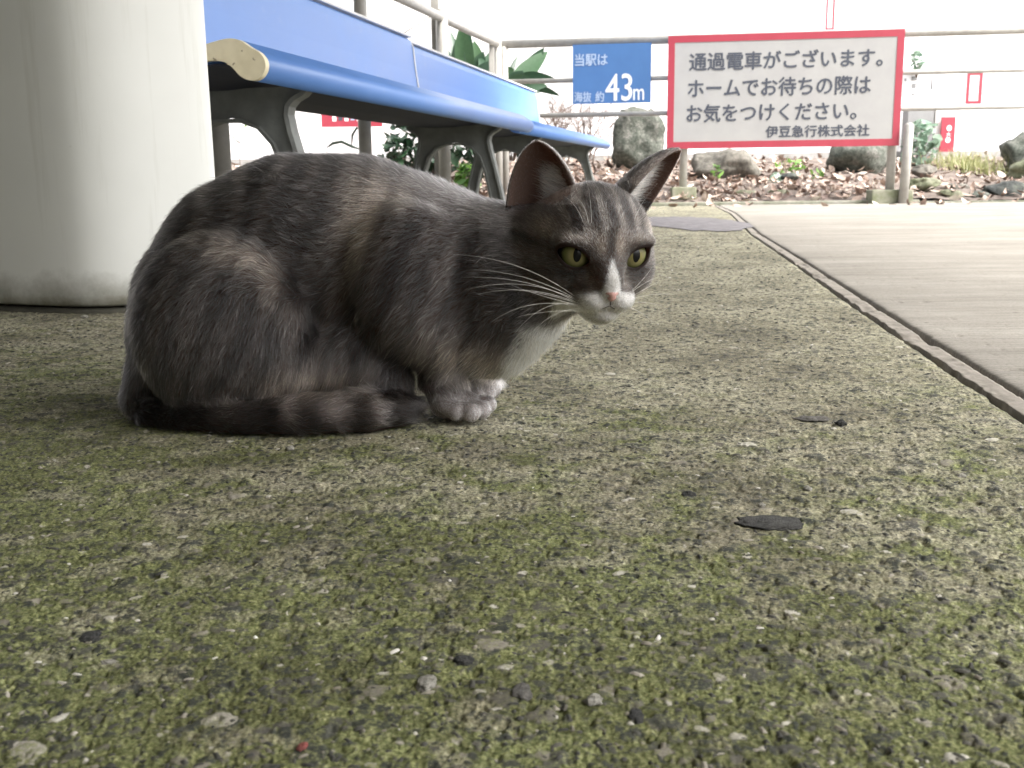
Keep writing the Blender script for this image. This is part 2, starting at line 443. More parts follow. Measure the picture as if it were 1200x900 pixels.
# --- clad pillar at the left
k = NT('pillar_paint'); v = k.coord('Object')
xyz = k.n('SeparateXYZ'); k.l(v, xyz.inputs[0])
low = k.math('ADD', k.math('MULTIPLY', xyz.outputs[2], -9.0), k.math('ADD', 0.66, k.math('MULTIPLY', k.noise(v, 11, 6, 0.7), 0.75)))
c = k.ramp(k.noise(v, 3, 4), [(0.3, (0.70, 0.71, 0.68)), (0.7, (0.78, 0.79, 0.76))])
c = k.mix(k.ramp(low, [(0.45, (0, 0, 0)), (0.95, (0.85,)*3)]), c, (0.10, 0.092, 0.05))
sp = k.noise(v, 45, 3, 0.5); c = k.mix(k.ramp(sp, [(0.74, (0, 0, 0)), (0.79, (0.35,)*3)]), c, (0.36, 0.34, 0.28))
drp = k.noise(k.coord('Object', (1, 1, 0.06)), 26, 5, 0.7); c = k.mix(k.ramp(drp, [(0.56, (0, 0, 0)), (0.75, (0.30,)*3)]), c, (0.40, 0.39, 0.32))
k.set(c, 0.42, spec=0.5); k.bump(k.noise(v, 5, 3), 0.15, 0.004)
m_pil = k.m
pil = tag(empty('shelter_pillar', (-0.765, 1.835, 0)), 'white round-cornered shelter pillar with grimy foot, left of the cat', 'pillar')
PO = [(x+0.035, y-0.065) for x, y in [(-1.20, 1.955), (-0.70, 1.752), (-0.508, 1.872), (-0.60, 1.965), (-1.14, 2.09)]]
def chaikin(pts, it=4, q=0.25):
    for _ in range(it):
        out = []
        for i in range(len(pts)):
            a_, b_ = pts[i], pts[(i+1) % len(pts)]
            out += [(a_[0]*(1-q)+b_[0]*q, a_[1]*(1-q)+b_[1]*q), (a_[0]*q+b_[0]*(1-q), a_[1]*q+b_[1]*(1-q))]
        pts = out; 
    return pts
POc = chaikin(PO, 1, 0.14); POc = chaikin(POc, 3)
def pil_ring(bm, prof):
    rings = []
    cx, cy = -0.765, 1.835
    for z, s in prof:
        rr_ = []
        for x, y in POc:
            v_ = Vector((x-cx, y-cy)); v_ = v_*(1+s/v_.length); rr_.append(bm.verts.new((v_.x, v_.y, z)))
        rings.append(rr_)
    for a_, b_ in zip(rings, rings[1:]):
        for i in range(len(a_)): bm.faces.new((a_[i], a_[(i+1) % len(a_)], b_[(i+1) % len(a_)], b_[i]))
    bm.faces.new(rings[0][::-1]); bm.faces.new(rings[-1])
bm = bmesh.new(); pil_ring(bm, [(0.012, -0.004), (0.016, 0.0), (0.03, 0.001), (0.5, -0.001), (2.45, -0.006)])
obj_bm('cladding', bm, m_pil, pil, smooth=True)
bm = bmesh.new(); pil_ring(bm, [(-0.01, 0.002), (0.003, 0.001), (0.008, -0.008)])
obj_bm('base_gasket', bm, simple('gasket', (0.09, 0.085, 0.065), (0.03, 0.03, 0.022), 25, 0.9), pil, smooth=True)

# ================================================================== BENCHES
k = NT('blue_plastic'); v = k.coord('Object')
n1 = k.noise(v, 2.0, 4); n2 = k.noise(v, 900, 2)
k.set(k.ramp(n1, [(0.3, (0.085, 0.20, 0.50)), (0.7, (0.12, 0.25, 0.58))]), k.ramp(n1, [(0.3, (0.30,)*3), (0.7, (0.42,)*3)]), spec=0.6)
k.bump(n2, 0.25, 0.0004)
scf = k.noise(k.coord('Object', (1, 1, 1)), 14, 6, 0.75)
c_b = k.mix(k.ramp(scf, [(0.60, (0, 0, 0)), (0.75, (0.35,)*3)]), k.ramp(n1, [(0.3, (0.085, 0.20, 0.50)), (0.7, (0.12, 0.25, 0.58))]), (0.30, 0.36, 0.46))
k.l(c_b, k.b.inputs['Base Color'])
m_blue = k.m
k = NT('cream_plastic'); v = k.coord('Object')
sp = k.noise(v, 70, 3, 0.6)
c = k.mix(k.ramp(sp, [(0.66, (0, 0, 0)), (0.72, (0.8,)*3)]), k.ramp(k.noise(v, 30, 4), [(0.3, (0.62, 0.55, 0.38)), (0.7, (0.72, 0.65, 0.47))]), (0.14, 0.10, 0.06))
k.set(c, 0.55); m_cream = k.m
m_iron = simple('cast_iron_paint', (0.19, 0.20, 0.19), (0.13, 0.135, 0.13), 25, 0.6, 0.0008, 220)
m_dark = simple('dark_metal', (0.03, 0.03, 0.035), (0.02, 0.02, 0.02), 20, 0.6)
m_under_shade = simple('under_seat_shade', (0.020, 0.024, 0.045), (0.015, 0.018, 0.032), 20, 0.7)  # near-black navy: the shade under the blue seat, put into the colour
m_trim = simple('pale_trim', (0.72, 0.71, 0.69), (0.6, 0.59, 0.57), 20, 0.5)

Odir = Vector((0.212, 0.978, 0)).normalized(); Ndir = Vector((-Odir.y, Odir.x, 0))
def bench(L0, L1, label, legs, off=0.0):
    base = Vector((-0.446, 1.95, 0)) + Odir*L0 + Ndir*off
    L = L1-L0
    t = tag(empty('platform_bench', base), label, 'bench', 'blue benches along the left fence')
    W = lambda p, q, s: Odir*s + Ndir*(p*1.27) + Vector((0, 0, q*1.24-0.019))
    # seat section: closed outline
    top = [(0.004, 0.368), (0.018, 0.379), (0.036, 0.382), (0.06, 0.377), (0.10, 0.367), (0.17, 0.358), (0.25, 0.357), (0.315, 0.362)]
    bot = [(0.315, 0.345), (0.25, 0.340), (0.17, 0.340), (0.10, 0.347), (0.065, 0.353), (0.042, 0.350), (0.030, 0.340), (0.022, 0.330)]
    UND = [(0.046, 0.349), (0.066, 0.3495), (0.10, 0.3435), (0.17, 0.3365), (0.25, 0.3365), (0.313, 0.341)]
    nose = [(0.012, 0.324), (0.000, 0.322), (-0.011, 0.327), (-0.018, 0.338), (-0.018, 0.350), (-0.010, 0.361)]
    outline = top + bot + nose
    for _ in range(2): outline = [q for i in range(len(outline)) for q in ((outline[i][0]*.75+outline[(i+1) % len(outline)][0]*.25, outline[i][1]*.75+outline[(i+1) % len(outline)][1]*.25), (outline[i][0]*.25+outline[(i+1) % len(outline)][0]*.75, outline[i][1]*.25+outline[(i+1) % len(outline)][1]*.75))]
    bm = bmesh.new(); prism(bm, outline, 0.010, L-0.010, W)
    s = obj_bm('seat', bm, m_blue, t, smooth=True)
    bm = bmesh.new(); prism(bm, [(p, q-0.004) for p, q in UND] + [(p, q-0.0005) for p, q in UND[::-1]], 0.012, L-0.012, W); obj_bm('underside_shade', bm, m_under_shade, s)  # added dark sheet standing for the shade beneath the seat
    for e in (0, L):
        bm = bmesh.new(); cc = (0.10, 0.352)
        ol = [(p*1.0, q) for p, q in outline]
        prism(bm, ol, e-0.006 if e == 0 else e-0.0095, e+0.0095 if e == 0 else e+0.006, W)
        bmesh.ops.bevel(bm, geom=[ed for ed in bm.edges], offset=0.0015, segments=1, affect='EDGES')
        c = obj_bm('end_cap', bm, m_cream if (e == 0 and L0 == 0.0) else m_blue, s)
        for (p, q) in ((0.055, 0.364), (0.012, 0.352), (0.035, 0.370)):
            if e == 0:
                bm = bmesh.new(); tube(bm, [W(p, q, -0.0085), W(p, q, -0.002)], 0.0035, 8); obj_bm('screw', bm, m_dark, c) if False else bm.free()
    # backrest
    ba = [(0.330, 0.375), (0.340, 0.40), (0.350, 0.45), (0.360, 0.52), (0.368, 0.600), (0.372, 0.617), (0.380, 0.624), (0.390, 0.618), (0.392, 0.600), (0.384, 0.52), (0.374, 0.45), (0.362, 0.39), (0.345, 0.368)]
    bm = bmesh.new(); prism(bm, ba, 0.012, L-0.012, W); b = obj_bm('backrest', bm, m_blue, t)
    bm = bmesh.new(); prism(bm, [(0.369, 0.6275), (0.392, 0.6275), (0.396, 0.634), (0.369, 0.634)], 0.0, L, W); obj_bm('top_trim', bm, m_trim, b)
    for e in (0.0, L-0.0115):
        bm = bmesh.new(); prism(bm, [(p-0.003 if p < 0.37 else p+0.003, q) for p, q in ba], e, e+0.0115, W); obj_bm('edge_trim', bm, m_trim, b)
    outer = [(0.030, 0.336), (0.040, 0.326), (0.055, 0.318), (0.066, 0.306), (0.069, 0.290), (0.064, 0.262), (0.054, 0.225), (0.036, 0.15), (0.016, 0.06), (0.006, 0.0)]
    inner = [(0.040, 0.0), (0.048, 0.06), (0.062, 0.14), (0.074, 0.20), (0.090, 0.245), (0.115, 0.273), (0.150, 0.286), (0.190, 0.286), (0.225, 0.273), (0.250, 0.245), (0.266, 0.20), (0.278, 0.14), (0.292, 0.06), (0.30, 0.0)]
    outer2 = [(0.334, 0.0), (0.324, 0.06), (0.304, 0.15), (0.286, 0.225), (0.276, 0.262), (0.271, 0.290), (0.274, 0.306), (0.285, 0.318), (0.30, 0.326), (0.31, 0.336)]
    for s0 in legs:
        lg = None
        # web between outer and inner outlines
        def resamp(line, n=16):
            P_ = [Vector(q) for q in line]; d = [0]
            for a_, b_ in zip(P_, P_[1:]): d.append(d[-1]+(b_-a_).length)
            return [(float(np.interp(d[-1]*i/(n-1), d, [q.x for q in P_])), float(np.interp(d[-1]*i/(n-1), d, [q.y for q in P_]))) for i in range(n)]
        bm = bmesh.new(); mid_ = (0.17, 0.288)
        for o_l, i_l in ((resamp(outer[::-1]), resamp(inner[:7]+[mid_])), (resamp(outer2), resamp(inner[:6:-1]+[mid_]))):
            for sgn in (s0-0.006, s0+0.006):
                A_ = [bm.verts.new(W(p, q, sgn)) for p, q in o_l]; B_ = [bm.verts.new(W(p, q, sgn)) for p, q in i_l]
                for i in range(15): bm.faces.new((A_[i], A_[i+1], B_[i+1], B_[i]))
        for sgn in (s0-0.006, s0+0.006): bm.faces.new([bm.verts.new(W(p, q, sgn)) for p, q in ((0.03, 0.336), (0.31, 0.336), mid_)])
        lg = obj_bm('leg', bm, m_iron, t)
        def flange(name, line, th):
            bm = bmesh.new(); n = len(line); rows = []
            for i, (p, q) in enumerate(line):
                a = Vector(line[max(i-1, 0)]); b2 = Vector(line[min(i+1, n-1)]); d = (b2-a).normalized(); nn = Vector((d.y, -d.x))*th
                rows.append([bm.verts.new(W(p, q, s0-0.020)), bm.verts.new(W(p, q, s0+0.020)), bm.verts.new(W(p+nn.x, q+nn.y, s0+0.018)), bm.verts.new(W(p+nn.x, q+nn.y, s0-0.018))])
            for a, b2 in zip(rows, rows[1:]):
                for j in range(4): bm.faces.new((a[j], a[(j+1) % 4], b2[(j+1) % 4], b2[j]))
            bm.faces.new(rows[0]); bm.faces.new(rows[-1][::-1])
            obj_bm(name, bm, m_iron, lg, smooth=False)
        flange('flange', outer, 0.007); flange('flange', outer2, 0.007); flange('flange', inner, 0.006)
    return t
bench(0.0, 2.46, 'nearer blue bench with cream end cap and grey iron legs, behind the cat', (0.33, 2.14))
bench(2.505, 5.38, 'farther blue bench beyond the white gap, reaching towards the fence corner', (0.72, 2.55), 0.05)

# ================================================================== FENCES
m_pipe = simple('beige_fence_paint', (0.43, 0.415, 0.385), (0.31, 0.295, 0.27), 14, 0.5, 0.0004, 150)
m_block = simple('mossy_block', (0.27, 0.26, 0.21), (0.12, 0.14, 0.07), 16, 0.95, 0.002, 90)
FA = Vector((-0.065, 7.75, 0)); FB = Vector((5.2, 6.98, 0)); fd = (FB-FA).normalized(); fn = Vector((fd.y, -fd.x, 0))
fence = tag(empty('pipe_fence', FA), 'beige tubular three-rail fence carrying the two station signs', 'fence')
def rel(base, pts): return [Vector(p)-base for p in pts]
for z, r in ((1.115, 0.029), (0.862, 0.017), (0.628, 0.017)):
    bm = bmesh.new(); tube(bm, rel(FA, [FA+Vector((0, 0, z)), FB+Vector((0, 0, z))]), r, 12); obj_bm('rail', bm, m_pipe, fence, smooth=True)
def fx(px, z=0.3):                     # point on the fence line under a picture column
    best = None
    for i in range(400):
        s = i/400*5.0; q = FA+fd*s; X1, Y1 = to_px(q.x, q.y, z)
        if best is None or abs(X1-px) < best[0]: best = (abs(X1-px), q)
    return best[1]
for px, zt, r in ((592, 1.11, 0.026), (801, 1.10, 0.027), (1044, 1.10, 0.030), (1290, 1.10, 0.027)):
    q = fx(px); bm = bmesh.new(); tube(bm, rel(FA, [Vector((q.x, q.y, 0.0)), Vector((q.x, q.y, zt))]), r, 12); obj_bm('post', bm, m_pipe, fence, smooth=True)
for px, wx, h in ((801, 0.17, 0.135), (1044, 0.28, 0.105), (1290, 0.17, 0.12)):
    q = fx(px); bm = bmesh.new(); box(bm, Vector((q.x, q.y, h/2-0.01))-FA, (wx, 0.13, h), bevel=0.01)
    for vv in bm.verts: vv.co += Vector((random.uniform(-1, 1), random.uniform(-1, 1), random.uniform(-1, 1)))*0.002
    obj_bm('footing_block', bm, m_block, fence)
# short stub post beside the sign
q = fx(1058); q = q + fn*0.08
stub = tag(empty('stub_post', (q.x, q.y, 0)), 'short beige stub post standing right of the large sign', 'post')
bm = bmesh.new(); tube(bm, [(0, 0, 0.0), (0.012, 0, 0.515), (0.0121, 0, 0.53)], [0.032, 0.032, 0.020], 14); obj_bm('tube', bm, m_pipe, stub, smooth=True)

# left fence, running towards the camera behind the bench
LA = Vector((-0.075, 7.70, 0)); LB = LA + Vector((-0.2362, -0.9717, 0))*7.4
ld = (LB-LA).normalized()
lf = tag(empty('side_fence', LA), 'grey beige side fence running behind the blue benches', 'fence')
for z, r in ((1.115, 0.026), (0.85, 0.014), (0.60, 0.014)):
    bm = bmesh.new(); tube(bm, rel(LA, [LA+Vector((0, 0, z)), LB+Vector((0, 0, z))]), r, 12); obj_bm('rail', bm, m_pipe, lf, smooth=True)
for s, r in ((0.0, 0.028), (1.30, 0.036), (2.58, 0.031), (3.98, 0.036), (5.3, 0.031)):
    q = LA+ld*s; bm = bmesh.new(); tube(bm, rel(LA, [Vector((q.x, q.y, -0.02)), Vector((q.x, q.y, 1.16))]), r, 12); obj_bm('post', bm, m_pipe, lf, smooth=True)
q = LA+ld*1.24
bm = bmesh.new(); box(bm, Vector((q.x-0.055, q.y, 0.64))-LA, (0.045, 0.045, 1.30), bevel=0.003); obj_bm('post', bm, m_pipe, lf)
q = LA+ld*0.06+Vector((0.0, -0.03, 0)); bm = bmesh.new(); box(bm, Vector((q.x-0.025, q.y, 0.57))-LA, (0.036, 0.036, 1.18), bevel=0.003); obj_bm('post', bm, m_pipe, lf)
a = P(468, 42, 6.2); b = P(510, 16, 6.5)
bm = bmesh.new(); tube(bm, rel(LA, [a, b]), 0.005, 8); obj_bm('brace', bm, m_pipe, lf, smooth=True)

# ================================================================== SIGNS
m_red = simple('sign_red', (0.36, 0.045, 0.07), (0.32, 0.04, 0.06), 10, 0.45)
m_signw = simple('sign_white', (0.36, 0.355, 0.345), (0.32, 0.315, 0.31), 6, 0.5)
m_ink = simple('sign_ink', (0.06, 0.07, 0.09), (0.05, 0.055, 0.075), 6, 0.6)
m_sblue = simple('sign_blue', (0.06, 0.145, 0.32), (0.055, 0.13, 0.29), 8, 0.4)
m_sgrey = simple('sign_grey_letter', (0.34, 0.42, 0.55), (0.30, 0.38, 0.52), 8, 0.5)
m_wlet = simple('sign_white_letter', (0.62, 0.64, 0.68), (0.58, 0.6, 0.64), 8, 0.5)

def text_mesh(name, body, x, y, width, height, mat, parent, xf, bold=0.0):
    """lettering on a plane; xf(u,v,d)->local coordinates; lower left corner of the block at x,y"""
    cu = bpy.data.curves.new(name, 'FONT'); cu.body = body; cu.size = 1.0; cu.resolution_u = 3
    ob = bpy.data.objects.new(name, cu); COL.objects.link(ob); bpy.context.view_layer.update()
    dg = bpy.context.evaluated_depsgraph_get()
    me = bpy.data.meshes.new_from_object(ob.evaluated_get(dg))
    bpy.data.objects.remove(ob); bpy.data.curves.remove(cu)
    n = len(me.vertices)
    co = np.zeros(n*3); me.vertices.foreach_get('co', co); co = co.reshape(-1, 3)
    mn_ = co.min(0); mx_ = co.max(0)
    co[:, 0] = x + (co[:, 0]-mn_[0])/(mx_[0]-mn_[0])*width
    co[:, 1] = y + (co[:, 1]-mn_[1])/(mx_[1]-mn_[1])*height
    b0 = bmesh.new(); e = bold*height
    for j, (dx, dy) in enumerate(((0, 0), (e, 0), (-e, 0), (0, e*0.8), (0, -e*0.8)) if bold > 0 else ((0, 0),)):
        base = len(b0.verts)
        vs = [b0.verts.new(xf(c_[0]+dx, c_[1]+dy, 0.0002*j)) for c_ in co]
        for pl in me.polygons:
            try: b0.faces.new([vs[i] for i in pl.vertices])
            except ValueError: pass
    bpy.data.meshes.remove(me)
    return obj_bm(name, b0, mat, parent, recalc=False)

# large warning sign
TL = FA + fd*0; 
def on_line(px, off, z):
    best = None
    for i in range(1600):
        s = i/1600*5.0; q = FA+fd*s+fn*off; X1, _ = to_px(q.x, q.y, z)
        if best is None or abs(X1-px) < best[0]: best = (abs(X1-px), s)
    return best[1]
OFF = 0.055
s0 = on_line(782, OFF, 0.75); s1 = on_line(1057, OFF, 0.75); SW = s1-s0; ZB, ZT = 0.385, 1.132
so_ = FA+fd*s0+fn*OFF
sign = tag(empty('warning_sign', (so_.x, so_.y, ZB)), 'large white sign with red border and black Japanese lettering on the fence', 'sign')
SH = ZT-ZB
xs = lambda u, v, d: fd*u + Vector((0, 0, v)) + fn*d
def sbox(name, u0, u1, v0, v1, d0, d1, mat, parent, xf):
    bm = bmesh.new(); prism(bm, [(u0, v0), (u1, v0), (u1, v1), (u0, v1)], d0, d1, lambda p, q, t: xf(p, q, t)); return obj_bm(name, bm, mat, parent)
sbox('board', 0.004, SW-0.004, 0.004, SH-0.004, -0.006, 0.004, m_signw, sign, xs)
bw = 0.046
sbox('border', 0, SW, SH-bw, SH, -0.008, 0.0065, m_red, sign, xs); sbox('border', 0, SW, 0, bw, -0.008, 0.0065, m_red, sign, xs)
sbox('border', 0, bw, bw, SH-bw, -0.008, 0.0065, m_red, sign, xs); sbox('border', SW-bw, SW, bw, SH-bw, -0.008, 0.0065, m_red, sign, xs)
def U(px): return (px-782)/275*SW
def Vv(dn): return SH*(1-dn/134.0)
xt = lambda u, v, d: xs(u, v, 0.0055+d)
text_mesh('lettering', '通過電車がございます。', U(808), Vv(41.5), U(1033)-U(808), 21/134*SH, m_ink, sign, xt, 0.022)
text_mesh('lettering', 'ホームでお待ちの際は', U(807), Vv(73), U(1021)-U(807), 21.5/134*SH, m_ink, sign, xt, 0.022)
text_mesh('lettering', 'お気をつけください。', U(806), Vv(102.5), U(1006)-U(806), 21/134*SH, m_ink, sign, xt, 0.022)
text_mesh('lettering', '伊豆急行株式会社', U(901), Vv(122), U(1022)-U(901), 13.5/134*SH, m_ink, sign, xt, 0.03)
# blue altitude sign
s0 = on_line(671, OFF, 0.9); s1 = on_line(763, OFF, 0.9); BW = s1-s0
zt = 1.095; zb = zt-0.395; BH = zt-zb
so_ = FA+fd*s0+fn*0.03
bs = tag(empty('altitude_sign', (so_.x, so_.y, zb)), 'small blue sign reading 43m hanging on the fence rails', 'sign')
sbox('plate', 0, BW, 0, BH, -0.004, 0.004, m_sblue, bs, xs)
U2 = lambda px: (px-671)/92*BW
V2 = lambda dn: BH*(1-dn/64.0)
text_mesh('lettering', '当駅は', U2(674), V2(23), U2(712)-U2(674), 13/64*BH, m_sgrey, bs, xt, 0.02)
text_mesh('lettering', '海抜', U2(673), V2(62), U2(693)-U2(673), 11/64*BH, m_sgrey, bs, xt, 0.02)
text_mesh('lettering', '約', U2(698), V2(62), U2(708)-U2(698), 11/64*BH, m_sgrey, bs, xt, 0.02)
text_mesh('lettering', '43', U2(710), V2(61.5), U2(741)-U2(710), 29/64*BH, m_wlet, bs, xt, 0.012)
text_mesh('lettering', 'm', U2(742.5), V2(61), U2(755)-U2(742.5), 12/64*BH, m_wlet, bs, xt, 0.012)

# small signs on or before the white wall
def wall_sign(name, x0, y0, x1, y1, Y, label, red_fill, marks):
    a = P(x0, y1, Y); b = P(x1, y0, Y)
    r = tag(empty(name, (a.x, Y, a.z)), label, 'sign'); w_, h_ = b.x-a.x, b.z-a.z
    xf = lambda u, v, d: Vector((u, -d, v))
    sbox('plate', 0, w_, 0, h_, -0.01, 0.004, m_red if red_fill else m_white, r, xf)
    if not red_fill:
        e = 0.19*w_ if w_ < h_ else 0.12*h_
        sbox('border', 0, w_, h_-e, h_, 0.0045, 0.008, m_red, r, xf); sbox('border', 0, w_, 0, e, 0.0045, 0.008, m_red, r, xf)
        sbox('border', 0, e, e, h_-e, 0.0045, 0.008, m_red, r, xf); sbox('border', w_-e, w_, e, h_-e, 0.0045, 0.008, m_red, r, xf)
    for (body, u, v, ww, hh, mt) in marks:
        text_mesh('lettering', body, u*w_, v*h_, ww*w_, hh*h_, mt, r, lambda p, q, d: xf(p, q, 0.0055+d), 0.03)
    return r
wall_sign('wall_sign', 967, -34, 980, 35, 10.1, 'narrow red framed upright sign high above the large sign', False, [])
wall_sign('wall_sign', 1131, 84, 1152, 122, 10.1, 'red framed upright notice between the lower fence rails', False, [])
wall_sign('wall_sign', 1101, 137, 1120, 178, 10.05, 'small solid red sign with three white characters near the wall foot', True, [('●', .40, .60, .34, .16, m_white), ('大', .40, .44, .30, .12, m_white), ('●', .36, .26, .34, .16, m_white)])
ws = wall_sign('wall_sign', 377, 112, 447, 149, 9.9, 'red board with smudged pale writing seen under the nearer blue bench', True, [])
for i in range(5):
    u0 = 0.10+0.055*i
    sbox('mark', u0, u0+0.035, 0.05+0.006*(i % 2), 0.13, 0.0045, 0.006, (m_white, m_ink, m_white, m_sgrey, m_white)[i], ws, lambda u, v, d: Vector((u, -d, v)))
a = P(1060, 186, 10.1); b = P(1094, 128, 10.1)
pr_ = tag(empty('wall_pier', (a.x, 10.1, a.z)), 'pale grey concrete pier at the wall foot left of the red sign', 'pier')
bm = bmesh.new(); box(bm, ((b.x-a.x)/2, 0.05, (b.z-a.z)/2-0.05), (b.x-a.x, 0.14, b.z-a.z+0.1), bevel=0.006); obj_bm('pier_block', bm, simple('pier', (0.30, 0.30, 0.30), (0.22, 0.22, 0.22), 5, 0.9), pr_)
bm = bmesh.new(); box(bm, (b.x-a.x+0.045, 0.03, (b.z-a.z)/2), (0.06, 0.1, b.z-a.z+0.02), bevel=0.004); obj_bm('pier_trim', bm, m_trim, pr_)
a = P(1056, 121, 10.15); b = P(1078, 86, 10.15)
nb = tag(empty('notice', (a.x, 10.15, a.z)), 'pale notice sheet with faint grey marks right of the large sign', 'notice')
xf_ = lambda u, v, d: Vector((u, -d, v)); w_n, h_n = b.x-a.x, b.z-a.z
m_faint = simple('faint_ink', (0.24, 0.24, 0.24), (0.18, 0.18, 0.18), 9, 0.8)
sbox('sheet', 0, w_n, 0, h_n, 0, 0.006, m_white, nb, xf_)
for (u, v, du, dv) in ((.10, .74, .10, .09), (.50, .76, .34, .14), (.30, .52, .05, .10), (.54, .50, .26, .16), (.06, .25, .08, .05), (.36, .26, .09, .06), (.58, .26, .14, .07)):
    sbox('mark', u*w_n, (u+du)*w_n, v*h_n, (v+dv)*h_n, 0.007, 0.009, m_faint, nb, xf_)
a = P(1091, 88, 10.2); b = P(1092, 105, 10.2); bm = bmesh.new(); tube(bm, [Vector((0, 0, 0)), b-a], 0.008, 8); o = obj_bm('conduit', bm, m_faint, smooth=True); o.location = a; tag(o, 'short grey conduit on the white wall under the middle rail', 'conduit')
# overhead cable
bm = bmesh.new()
a = P(1138, -9, 9.6); b = P(1200, 36, 9.1); c_ = P(1270, 90, 8.8)
tube(bm, [Vector((0, 0, 0)), b-a, c_-a], 0.004, 6)
o = obj_bm('cable', bm, m_dark, smooth=True); o.location = a; tag(o, 'thin dark cable crossing the pale upper right corner', 'cable')
#==PART3==
KB = 1.27
def PB(px, py, Y): return P(px, py, Y*KB)
# ================================================================== ROCKS
from mathutils import noise as mn
def rock_mat(name, a, b, c, sc):
    k = NT(name); v = k.coord('Object')
    n1 = k.noise(v, sc, 6, 0.7); n2 = k.noise(v, sc*4, 5, 0.7)
    col = k.ramp(n1, [(0.34, a), (0.5, b), (0.70, tuple(x*0.8 for x in c))])
    col = k.mix(0.6, col, k.ramp(n2, [(0.35, (0.5, 0.5, 0.5)), (0.65, (1.2, 1.2, 1.2))]), 'MULTIPLY')
    k.set(col, 0.9); k.bump(n2, 0.9, 0.01); return k.m
m_rk1 = rock_mat('mottled_rock', (0.04, 0.047, 0.036), (0.085, 0.093, 0.075), (0.26, 0.25, 0.225), 13)
m_rk2 = rock_mat('brown_rock', (0.06, 0.055, 0.045), (0.13, 0.12, 0.10), (0.24, 0.22, 0.19), 8)
m_rk3 = rock_mat('dark_rock', (0.03, 0.033, 0.032), (0.06, 0.065, 0.06), (0.12, 0.13, 0.10), 9)
m_rk4 = rock_mat('mossy_rock', (0.10, 0.12, 0.06), (0.17, 0.18, 0.11), (0.27, 0.26, 0.2), 9)
def rock(c, s, seed, mat, label, name='rock', rough=0.25, sub=4, cat='rock', group=None, rz=0):
    bm = bmesh.new(); bmesh.ops.create_icosphere(bm, subdivisions=sub, radius=1)
    r = random.Random(seed); pl = [(Vector((r.gauss(0, 1), r.gauss(0, 1), r.gauss(0, 1))).normalized(), r.uniform(0.62, 0.9)) for _ in range(9)]
    off = Vector((seed*3.1, seed*1.7, 0))
    for v in bm.verts:
        p = v.co.copy()
        for n_, d_ in pl:
            e = p.dot(n_)-d_
            if e > 0: p -= n_*e*(0.25 if s[2] < 0.2*s[0] else 0.85)
        p *= 1 + rough*mn.fractal(p*1.6+off, 0.9, 2.0, 5)*0.8
        v.co = Vector((p.x*s[0], p.y*s[1], p.z*s[2]))
    o = obj_bm(name, bm, mat, smooth=True); o.location = c; o.rotation_euler = (0, 0, rz)
    return tag(o, label, cat, group)
rg = 'rocks set in the planting bed'
def rk(px0, px1, py0, py1, Y, seed, mat, label, **kw):
    c = PB((px0+px1)/2, (py0+py1)/2, Y); sc = Y*KB/FOC
    return rock(c, ((px1-px0)/2*sc*1.08, (px1-px0)/2*sc*0.9, (py1-py0)/2*sc*1.08), seed, mat, label, group=rg, **kw)
rk(719, 777, 132, 206, 7.3, 3, m_rk1, 'tall mottled grey rock standing between the two station signs', rough=0.3)
rk(810, 890, 174, 216, 6.9, 5, m_rk2, 'broad angular brown rock under the left half of the large sign')
rk(972, 1040, 160, 214, 7.1, 8, m_rk1, 'rounded grey rock behind the right end of the large sign')
rk(1172, 1262, 158, 216, 6.9, 12, m_rk1, 'big grey boulder at the right edge with a mossy one before it')
rk(1186, 1250, 184, 216, 6.6, 14, m_rk4, 'green mossy rock leaning on the big right boulder')
rk(1062, 1100, 208, 224, 6.15, 16, m_rk4, 'flat mossy stone beside the footing of the stub post')
rk(1098, 1128, 222, 240, 6.0, 18, m_rk4, 'pale green stone in the edging row, leftmost')
rk(1124, 1160, 224, 241, 6.0, 21, m_rk1, 'light topped stone in the middle of the edging row')
rk(1108, 1136, 213, 230, 6.25, 22, m_rk2, 'slanting brown slab wedged behind the edging row')
rk(1156, 1204, 214, 240, 6.02, 23, m_rk3, 'near black round stone in the edging row')
rk(1194, 1250, 218, 242, 6.0, 25, m_rk3, 'dark stone with moss at the right end of the edging row')
rk(856, 884, 222, 232, 6.2, 31, m_rk4, 'small flat stone half buried in leaves under the large sign')
rk(894, 932, 223, 234, 6.15, 33, m_rk4, 'long low mossy stone in the leaf litter under the sign')
rk(936, 962, 224, 233, 6.2, 35, m_rk4, 'low stone nearest the right sign footing')
rk(914, 938, 203, 213, 6.6, 37, m_rk3, 'small dark stone beside the weeds under the large sign')
rk(1070, 1098, 194, 207, 6.8, 39, m_rk2, 'flat brown stone under the pale leafy plant')

